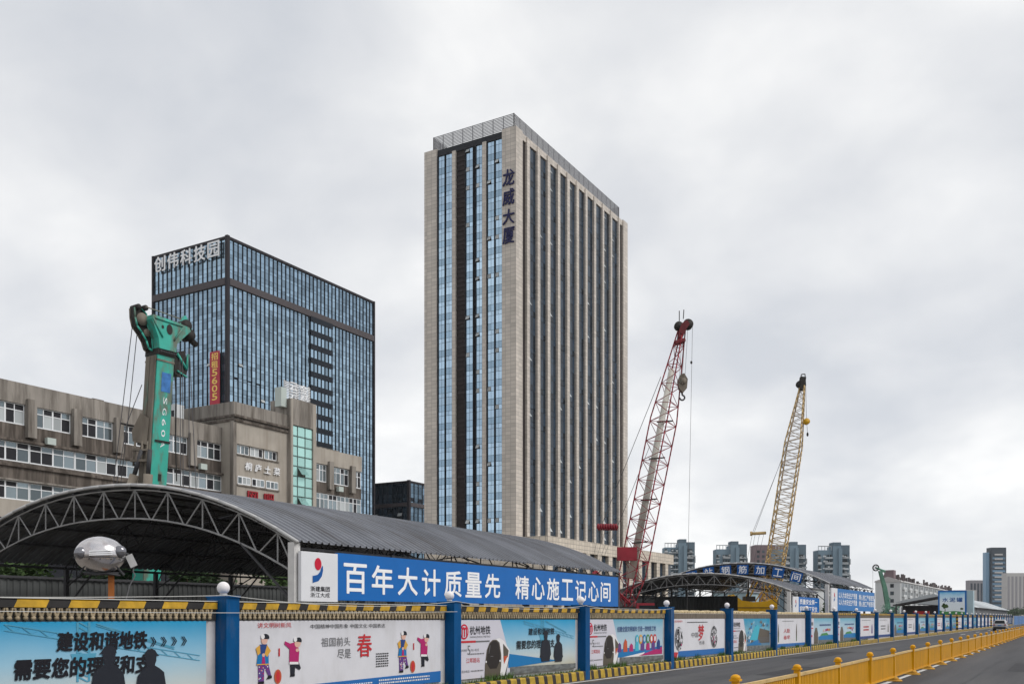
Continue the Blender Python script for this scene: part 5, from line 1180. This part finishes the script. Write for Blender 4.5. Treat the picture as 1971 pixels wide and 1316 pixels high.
mb = MB(); sheave(mb, (1.0, -.5, 3.3), 1.1, .5); mb.build('hose_reel', 'grab', sr, True)

# silver egg lamp on an orange post --------------------------------------------------
eg = mthing('silver_egg_light', 'dented silver egg shaped light housing with two round lenses on orange post', 'light', -7.83, 18.3); eg.rotation_euler.z += R(23.2)
MB().box(.14, .25, -.03, .07, 0, 2.80).build('post', 'orange', eg, True)
sh = MB().sphere((0, 0, 3.18), .455, .40, .350, 32, 20).build('shell', 'chrome', eg, True)
for x, z, tilt in ((-.335, 3.195, -.5), (.345, 3.24, .5)):
    MB().sphere((x, -.25, z), .115, .09, .115, 18, 12).build('lens', 'chrome_d', sh, True)
for k in range(3): MB().obox((.01, -.405, 3.235-k*.035), (.20, 0, .012), (0, .02, 0), (0, 0, .010)).build('grille_bar', 'ltr', sh, True)
mb = MB(); mb.path([(.468*math.cos(R(a)), .403*math.sin(R(a)), 3.12) for a in range(180, 361, 10)], .008, 5); mb.build('shell_seam', 'steel_d', sh, True)
for a in range(195, 350, 25): MB().sphere((.455*math.cos(R(a)), .39*math.sin(R(a)), 3.085), .012, .012, .012, 8, 6).build('shell_bolt', 'steel_d', sh, True)
mb = MB(); mb.box(-.28, .32, -.1, .1, 2.80, 2.86); mb.tube((-.3, -.05, 2.92), (-.36, -.1, 2.82), .02, 5); mb.tube((.3, -.05, 2.95), (.42, -.1, 2.80), .02, 5); mb.path([(-.3, -.1, 2.84), (-.1, -.15, 2.80), (.1, -.12, 2.83), (.35, -.14, 2.79)], .018, 5); mb.build('cradle', 'steel_d', eg, True)
fl = MB(); fl.obox((.55, -.02, 3.08), (.05, 0, -.11), (0, .07, 0), (.06, 0, .03)); fl.build('side_floodlight', 'steel', eg, True)
MB().tube((.44, 0, 3.22), (.54, 0, 3.17), .03, 6).build('floodlight_arm', 'steel_d', eg, True)
MB().path([(.60, -.02, 2.97), (.58, -.03, 2.88), (.62, -.03, 2.80), (.52, -.02, 2.6), (.45, 0, 2.3)], .010, 5).build('power_cable', 'greytxt', eg, True)

# ------------------------------------------------------------------ silver car driving away
car = thing('silver_car', 'silver car driving away along the road beside the hoarding', 'car', (-9.55, 159.6, 0))
def loft(secs, m, name, par):
    """secs: (y, half width bottom, half width top, z0, z1)"""
    mb = MB(); vs_ = []; n = 10
    for y, wb, wt, z0, z1 in secs:
        h = z1-z0
        ring = [(-wb*.9, z0), (wb*.9, z0), (wb, z0+.12*h), (wb*1.0, z0+.5*h), (wt*.99, z1-.10*h), (wt*.88, z1), (-wt*.88, z1), (-wt*.99, z1-.10*h), (-wb*1.0, z0+.5*h), (-wb, z0+.12*h)]
        vs_ += [(x, y, z) for x, z in ring]
    fs = [tuple(range(n)), tuple(range((len(secs)-1)*n, len(secs)*n))[::-1]]
    for i in range(len(secs)-1):
        for j in range(n): fs.append((i*n+j, (i+1)*n+j, (i+1)*n+(j+1) % n, i*n+(j+1) % n))
    mb.add(vs_, fs, 0, False); return mb.build(name, m, par, True)
body = loft([(-2.3, .80, .78, .45, .85), (-2.22, .90, .88, .32, 1.02), (-1.6, .92, .90, .26, 1.06), (0, .93, .91, .25, 1.04), (1.2, .92, .88, .26, 1.0), (1.9, .90, .82, .30, .92), (2.3, .80, .70, .40, .78)], 'carpaint', 'body', car)
cabn = loft([(-2.05, .82, .76, 1.0, 1.05), (-1.75, .82, .66, 1.0, 1.55), (-1.2, .83, .66, 1.0, 1.66), (.1, .83, .66, 1.0, 1.66), (.6, .82, .64, 1.0, 1.52), (1.25, .80, .70, 1.0, 1.04)], 'carpaint', 'cabin', car)
MB().add([(-.70, -2.05, 1.09), (.70, -2.05, 1.09), (.58, -1.80, 1.50), (-.58, -1.80, 1.50)], [(0, 1, 2, 3)]).build('rear_window', 'carglass', cabn, True)
for s in (-1, 1):
    MB().add([(s*.86, -1.5, 1.10), (s*.86, .8, 1.10), (s*.72, .35, 1.50), (s*.70, -1.35, 1.52)], [(0, 1, 2, 3) if s > 0 else (3, 2, 1, 0)]).build('side_window', 'carglass', cabn, True)
    MB().obox((s*.72, -2.27, .88), (.15, 0, 0), (0, .03, 0), (0, 0, .07)).build('tail_lamp', 'tail', body, True)
    for y in (-1.4, 1.4):
        w = MB().tube((s*.70, y, .34), (s*.94, y, .34), .34, 20).build('wheel', 'tyre', car, True); MB().tube((s*.93, y, .34), (s*.955, y, .34), .21, 14).build('rim', 'rim', w, True)
    MB().sphere((s*1.0, .65, 1.08), .12, .08, .08, 10, 8).build('wing_mirror', 'carpaint', car, True)
MB().box(-.78, .78, -2.36, -2.2, .34, .58).build('bumper', 'tyre', body, True); MB().box(-.24, .24, -2.345, -2.30, .74, .86).build('number_plate', 'pblue', body, True)

# ------------------------------------------------------------------ far buildings
def res_tower(label, r, d, w, H, flip=1):
    th = mthing('residential_tower', label, 'residential tower', r, d); th['group'] = 'blue-grey residential towers'
    f = flip; h = w/2; dp = 9
    def b(n, m, x0, x1, y0, y1, z0, z1): return MB().box(min(x0*f, x1*f), max(x0*f, x1*f), y0, y1, z0, z1).build(n, m, th, True)
    b('wing', 'resblue', -h, -.1*h, 0, dp, 0, H*.90); b('core', 'resblue', -.12*h, .38*h, -1.2, dp, 0, H*.95); b('stair_head', 'resdark', -.06*h, .42*h, 0, dp*.8, H*.95, H); b('wing', 'resdark', .38*h, .98*h, .6, dp, 0, H*.965); b('rib', 'resblue', .2*h, .42*h, -2.0, 0, 0, H*.92)
    nf = int(H*.9/3)
    for x0, x1, y in ((-h*1.03, -.82*h, -.5), (-.62*h, -.14*h, -.9), (.46*h, .86*h, -.4)):
        sl_ = MB(); wn_ = MB(); pr = MB()
        for k in range(nf):
            z = k*3+.5; sl_.box(min(x0*f, x1*f), max(x0*f, x1*f), y-.5, .62, z, z+.22); pr.box(min(x0*f, x1*f), max(x0*f, x1*f), y-.5, y-.38, z+.22, z+random.choice((.5, 1.15, 1.15, .9)))
            n = 3 if abs(x1-x0) > .4*h else 1
            for q in range(n):
                a = x0+(x1-x0)*(q+.12)/n; c_ = x0+(x1-x0)*(q+.85)/n; wn_.box(min(a*f, c_*f), max(a*f, c_*f), -.06, .58, z+.5, z+2.3)
        sl_.build('balcony_slabs', 'reswhite', th, True); kind(wn_.build('windows', 'reswin', th, True), 'stuff'); pr.build('balcony_fronts', 'reswhite', th, True)
    mb = MB()
    for q in range(5): mb.box(min((-h+q*.2*h)*f, (-h+q*.2*h+.3)*f), max((-h+q*.2*h)*f, (-h+q*.2*h+.3)*f), 0, .3, H*.90, H*.955)
    mb.box(min(-h*f, -.15*h*f), max(-h*f, -.15*h*f), 0, .3, H*.945, H*.955); mb.build('roof_pergola', 'reswhite', th, True)
    mb = MB()
    for q in range(70):
        x = random.choice((random.uniform(-h, -.15*h), random.uniform(.42*h, .95*h))); z = random.randrange(nf)*3+random.uniform(.6, 2); s_ = random.uniform(.3, .8); mb.box(x*f-s_, x*f+s_, -1.6, -.9, z, z+random.uniform(.4, .9))
    kind(mb.build('balcony_clutter', 'reswhite', th, True), 'stuff')
    for k in range(4): b('air_conditioner', 'reswhite', (.9+.02*k)*h, 1.02*h, -.2, .6, H*.2*k+5, H*.2*k+8)
    return th
for px, w, top, lab in ((1309, 59, 1037, 'leftmost blue-grey residential tower, just right of the beige podium'), (1409, 60, 1041, 'blue-grey residential tower between the red and the yellow crane'), (1523, 60, 1042, 'blue-grey residential tower just right of the yellow crane boom'), (1606, 62, 1043, 'rightmost blue-grey residential tower, clear of both cranes')):
    res_tower(lab, (px-985.5)/1853*520, 520, w*520/1853, 2+(1187-top)*520/1853)
t = mthing('brown_tower', 'plain brown tower block partly behind the yellow crane boom', 'tower block', (1478-985.5)/1853*600, 600)
MB().box(-8, 10, 0, 12, 0, 47).build('wall', 'brown', t, True)
mb = MB()
for k in range(14):
    for q in range(5): mb.box(-6.8+q*3.2, -5.2+q*3.2, -.12, 0, 3+k*3, 4.6+k*3)
kind(mb.build('windows', 'reswin', t, True), 'stuff')
# white six storey flats
AX, AY0, AY1, AH = -58.0, 394.0, 580.0, 15.6
ap = thing('white_apartment_block', 'long white six storey flats with balconies, behind the small green rig', 'apartment block', (AX, AY0, 0))
MB().box(AX-9.1, AX, AY0, AY1, 0, AH).build('wall', 'aptwhite', ap)
MB().prism([(-9.5, AH), (.5, AH), (.2, AH+.4), (-4.5, AH+2.0), (-9.2, AH+.4)], lambda a, b, d: (AX+a, d, b), AY0-.3, AY1).build('roof', 'farpale', ap)
wnm = MB().box(0, .06, 0, 4.0, 0, 1.6).mesh('window', 'reswin'); blm = MB().box(0, .9, 0, 7.6, 0, .95).mesh('balcony', 'aptwhite'); bwm = MB().box(0, .1, .1, 7.4, 0, 1.75).mesh('balcony_opening', 'reswin')
for j in range(12):
    y = AY0+3+j*15.4
    for k in range(5):
        inst('balcony', blm, ap, (AX, y, .9+k*2.95)); inst('balcony_opening', bwm, ap, (AX+.03, y, 1.88+k*2.95)); inst('window', wnm, ap, (AX+.01, y+9.4, 1.6+k*2.95))
    MB().box(AX-.5, AX+.25, y-1.6, y-.6, 0, AH+.6).build('pilaster', 'aptwhite', ap)
for j in range(90):
    y = random.uniform(AY0, AY1); x = AX-random.uniform(.5, 7)
    MB().box(x, x+random.uniform(.5, 1.2), y, y+random.uniform(.6, 1.8), AH+.3, AH+random.uniform(1.6, 3.2)).build('roof_heater', 'aptroof', ap)
gw = MB().box(0, 1.3, -.06, 0, 0, 1.4).mesh('gable_window', 'reswin')
for k in range(5): inst('gable_window', gw, ap, (AX-3.6, AY0-.02, 1.8+k*2.9))
MB().box(AX-6, AX-2.5, AY0+1, AY0+6, AH+.4, AH+4.6).build('water_tank_house', 'brown', ap)
# distant towers at the road's end
def far_tower(name, label, px0, px1, top, d, m, win, vert=False, dep=9):
    r0 = (px0-985.5)/1853*d; r1 = (px1-985.5)/1853*d; H = 2+(1187-top)*d/1853; w = r1-r0
    th = mthing(name, label, 'tower block', (r0+r1)/2, d)
    MB().box(-w/2, w/2, 0, dep, 0, H).build('wall', m, th, True)
    mb = MB(); nf = int(H/4)
    if vert:
        n = int(w/3.2)
        for q in range(n): mb.box(-w/2+w*(q+.25)/n, -w/2+w*(q+.75)/n, -.15, 0, 6, H-3)
    else:
        for k in range(2, nf-1): mb.box(-w*.42, w*.42, -.15, 0, k*4, k*4+2.0)
    mb.build('window_strips', win, th, True); return th, w, H
th, w, H = far_tower('slate_tower', 'tall slim slate blue tower at the end of the road', 1908, 1937, 1053, 900, 'farslate', 'farglass')
MB().box(-w/2-4, -w/2, 2, 8, 0, H-4.5).build('side_wing', 'farglass', th, True)
mb = MB()
for k in range(4, 15): mb.box(-w*.28, w*.25, -.4, -.16, k*4.2+1, k*4.2+2.4)
mb.build('pale_balconies', 'farpale', th, True)
far_tower('mauve_block', 'mid height mauve grey block left of the slim slate tower', 1867, 1899, 1116, 950, 'fargrey', 'farslate', True)
far_tower('pale_tower', 'pale vertically striped tower at the right edge of the photo', 1938, 1990, 1102, 850, 'farpale', 'fargrey', True)
far_tower('cream_block', 'low cream block behind the cement billboard', 1838, 1880, 1135, 700, 'farpale', 'fargrey')
# two storey site cabins seen through the sheds
def cabin(label, X0, X1, Y0, Y1, H, m):
    th = thing('site_cabin', label, 'cabin', (X1, Y0, 0), 'site cabins behind the sheds')
    MB().box(X0, X1, Y0, Y1, 0, H).build('wall', m, th); MB().box(X0-.3, X1+.3, Y0-.3, Y1+.3, H, H+.18).build('roof', 'palesheet', th)
    for fl_ in range(2):
        x = X0+.8
        while x+1.2 < X1:
            MB().box(x, x+1.1, Y0-.05, Y0, 1.0+fl_*2.8, 2.2+fl_*2.8).build('window', 'reswin', th); MB().box(x-.06, x+1.16, Y0-.03, Y0-.001, .94+fl_*2.8, 2.26+fl_*2.8).build('window_frame', 'wframe', th); x += 2.2
    return th
cabin('pale blue site cabin seen under the low arched shed', -50.5, -44.6, 150, 156, 5.9, 'paleblue')
cabin('grey blue site cabin right behind the yellow crane', -40.6, -38.1, 146, 152, 6.6, 'resblue')
cabin('white two storey site cabin behind the small blue banner', -38.0, -33.6, 146.5, 153, 6.2, 'aptwhite')
# cement silo billboard, hut and long shed
bb = thing('cement_billboard', 'square billboard with blue sky, tree and blue characters over the hoarding', 'billboard', (-17.1, 170, 0))
MB().box(-19.25, -15.05, 169.9, 170.5, 2.0, 6.3).build('box_frame', 'pblue', bb); MB().box(-19.0, -15.3, 169.86, 169.9, 2.1, 6.05).build('picture', grad_mat('billboard_sky', [(0, (.74, .80, .84)), (.6, (.76, .84, .90)), (.85, (.48, .72, .90)), (1, (.12, .45, .75))], 2.0, 6.1, .15), bb)
MB().box(-15.05, -14.1, 170.0, 172, 2.0, 6.25).build('side_panel', 'paleblue', bb)
for x in (-18.8, -15.5): MB().box(x-.12, x+.12, 170.1, 170.4, 0, 2.05).build('leg', 'steel_d', bb)
fs_ = south(169.86); mb = MB()
for i, ch in enumerate('水泥罐'): put_text(mb, ch, fs_, -18.6+i*1.05, 4.45, -17.75+i*1.05, 5.15, .01, bold=.03)
mb.build('characters', 'logo_b', bb)
mb = MB(); flat(mb, [(-19.0, 2.1), (-15.3, 2.1), (-15.3, 2.85), (-16.8, 3.0), (-18.2, 2.9), (-19.0, 3.1)], fs_, .01, 0)
for q in range(26): flat(mb, ell(-18.2+random.gauss(0, .2), 3.75+random.gauss(0, .22), random.uniform(.1, .22), random.uniform(.1, .2), 9), fs_, .015+q*.0004, 1)
flat(mb, [(-18.25, 2.9), (-18.15, 2.9), (-18.17, 3.5), (-18.23, 3.5)], fs_, .014, 2); flat(mb, ell(-15.75, 3.35, .25, .16, 12), fs_, .015, 1); mb.build('painted_landscape', ['pgreen', 'leafA', 'bark'], bb)
ht = thing('dark_hut', 'dark roofed open hut with a red cabinet beside the billboard', 'hut', (-22, 174, 0))
MB().prism([(-26.5, 3.9), (-18.6, 5.4), (-18.6, 5.6), (-26.5, 4.1)], lambda a, b, d: (a, d, b), 172, 180).build('roof', 'steel_d', ht)
for x in (-26, -19): MB().box(x-.1, x+.1, 172.2, 172.4, 0, 4.2).build('post', 'steel_d', ht)
MB().box(-26, -19, 179, 179.3, 0, 4).build('back_wall', 'steel_d', ht); MB().box(-23.4, -21.0, 173, 174, 0, 3.0).build('red_cabinet', 'hut_red', ht)
gs = thing('long_grey_shed', 'long pale grey shed with pitched roof running behind the far hoarding', 'shed', (-18, 205, 0))
MB().box(-30, -18, 205, 330, 0, 4.0).build('wall', 'palesheet', gs)
rsm = MB().prism([(-31, 4.9), (-17.4, 3.95), (-17.4, 4.1), (-24, 6.6), (-31, 5.0)], lambda a, b, d: (a, d, b), 0, 6.0).mesh('roof_sheet', 'reswhite')
for k in range(21): inst('roof_sheet', rsm, gs, (0, 204.7+k*6.01, 0))
for k in range(40): MB().box(-18, -17.9, 205.5+k*3.1, 205.65+k*3.1, 0, 4.0).build('wall_rib', 'steel_d', gs)
fpm = MB().box(-.05, .05, 0, 5.8, 0, 2.3).mesh('panel_sheet', 'bluepan')
for k in range(22):
    t = thing('blue_hoarding', f'plain blue hoarding panel far along the road, {nth(k+1)} past the posters', 'fence panel', (XF+.15, 277+k*6, 0), 'plain blue panels far along the road')
    inst('panel_sheet', fpm, t, (XF+.15, 277+k*6, 0)); inst('panel_post', MB().box(-.1, .1, -.1, .1, 0, 2.4).mesh('panel_post', 'colwhite'), t, (XF+.15, 277+k*6-.1, 0))
rbx = thing('red_barrier', 'red and white barrier standing on the far road', 'barrier', (-8, 330, 0))
MB().box(-10.5, -6.0, 330, 330.4, .3, 1.5).build('barrier_board', 'hut_red', rbx); MB().box(-10.5, -6.0, 329.97, 330.0, .8, 1.05).build('white_band', 'ltr', rbx)
for x in (-10.3, -6.2): MB().box(x-.1, x+.1, 329.9, 330.5, 0, .3).build('foot', 'tyre', rbx)

# ------------------------------------------------------------------ trees
def tree(label, loc, h, rx, rz, m, n=1500, leaf=.22, group=None, trunk=.16, name='tree'):
    th = thing(name, label, 'tree', loc, group); L = Vector(loc); tb = MB()
    cz = h-rz*.95
    tb.tube(L, L+Vector((.1, 0, cz*.6)), trunk, 8, trunk*.7); tips = []
    for k in range(7):
        a = k*2.4; e_ = Vector((rx*.55*math.cos(a), rx*.55*math.sin(a), cz+rz*random.uniform(-.3, .6))); tb.tube(L+Vector((.1, 0, cz*.55)), L+e_, trunk*.5, 6, trunk*.15); tips.append(e_)
    tb.build('trunk', 'bark', th)
    cl = [(Vector((random.gauss(0, .45)*rx, random.gauss(0, .45)*rx, cz+random.gauss(0, .42)*rz)), random.uniform(.22, .42)) for _ in range(26)]+[(t, .35) for t in tips]
    cb = MB()
    for q in range(n):
        c, s = random.choice(cl); d = Vector((random.gauss(0, 1), random.gauss(0, 1), random.gauss(0, .8))).normalized()*(random.random()**.4)*s
        p = L+c+Vector((d.x*rx, d.y*rx, d.z*rz)); u = Vector((random.gauss(0, 1), random.gauss(0, 1), random.gauss(0, .5))).normalized()*leaf*random.uniform(.6, 1.3); v = u.orthogonal().normalized()*leaf*.5
        cb.add([p-u, p-v, p+u, p+v], [(0, 1, 2, 3)])
    cb.build('crown', m, th); return th
for i, (x, y, h, m, lab) in enumerate([(-49, 24, 6.2, 'leafB', 'yellow green bush above the dark wall at far left'), (-50, 31, 6.5, 'leafA', 'green bush above the dark wall left of the silver light'), (-49, 37, 6.0, 'leafC', 'dark green bush behind the dark wall, near the silver light'), (-52, 46, 6.6, 'leafC', 'dark green tree behind the dark wall right of the silver light'), (-51, 54, 7.0, 'leafA', 'green tree behind the nearest shed near its white column'), (-56, 68, 8.0, 'leafB', 'green tree seen in the gap above the blue banner')]):
    tree(lab, (x, y, 0), h, 2.6, 2.2, m, 1800, .2, 'bushes behind the nearest shed')
tree('round green tree right of the far blue banner', (-30.5, 150, 0), 6.0, 2.3, 2.6, 'leafC', 2200, .25)
tree('bare looking grey green shrub beside the small green rig', at(94.5, 240), 5.4, 2.3, 2.2, 'grab', 900, .2)
for i in range(9):
    tree(f'dark green roadside tree at the far end of the road, {nth(i+1)} from left', at(400+i*14, 770+(i % 3)*20), 7.5+(i % 3)*1.2, 8.5, 3.2, 'leafC', 900, .8, 'trees at the end of the road', .3)
for i in range(6): tree(f'low green shrub along the foot of the white flats, {nth(i+1)} from left', (-50, 385+i*22, 0), 4.5, 3.2, 2.2, 'leafA', 500, .45, 'shrubs before the white flats')

# ------------------------------------------------------------------ air
hz = MB().box(-2700, 2700, -700, 2700, -1.2, 112).build('haze', 'mull'); hz.data.materials.clear()
hm_ = bpy.data.materials.new('thin_air'); hm_.use_nodes = True; hm_.node_tree.nodes.clear()
ho = hm_.node_tree.nodes.new('ShaderNodeOutputMaterial'); hv = hm_.node_tree.nodes.new('ShaderNodeVolumePrincipled')
hv.inputs['Color'].default_value = (.93, .95, .98, 1); hv.inputs['Density'].default_value = .00007; hv.inputs['Anisotropy'].default_value = .2
hm_.node_tree.links.new(hv.outputs[0], ho.inputs['Volume']); hz.data.materials.append(hm_); kind(hz, 'stuff'); tag(hz, 'thin pale haze over the whole site', 'haze')
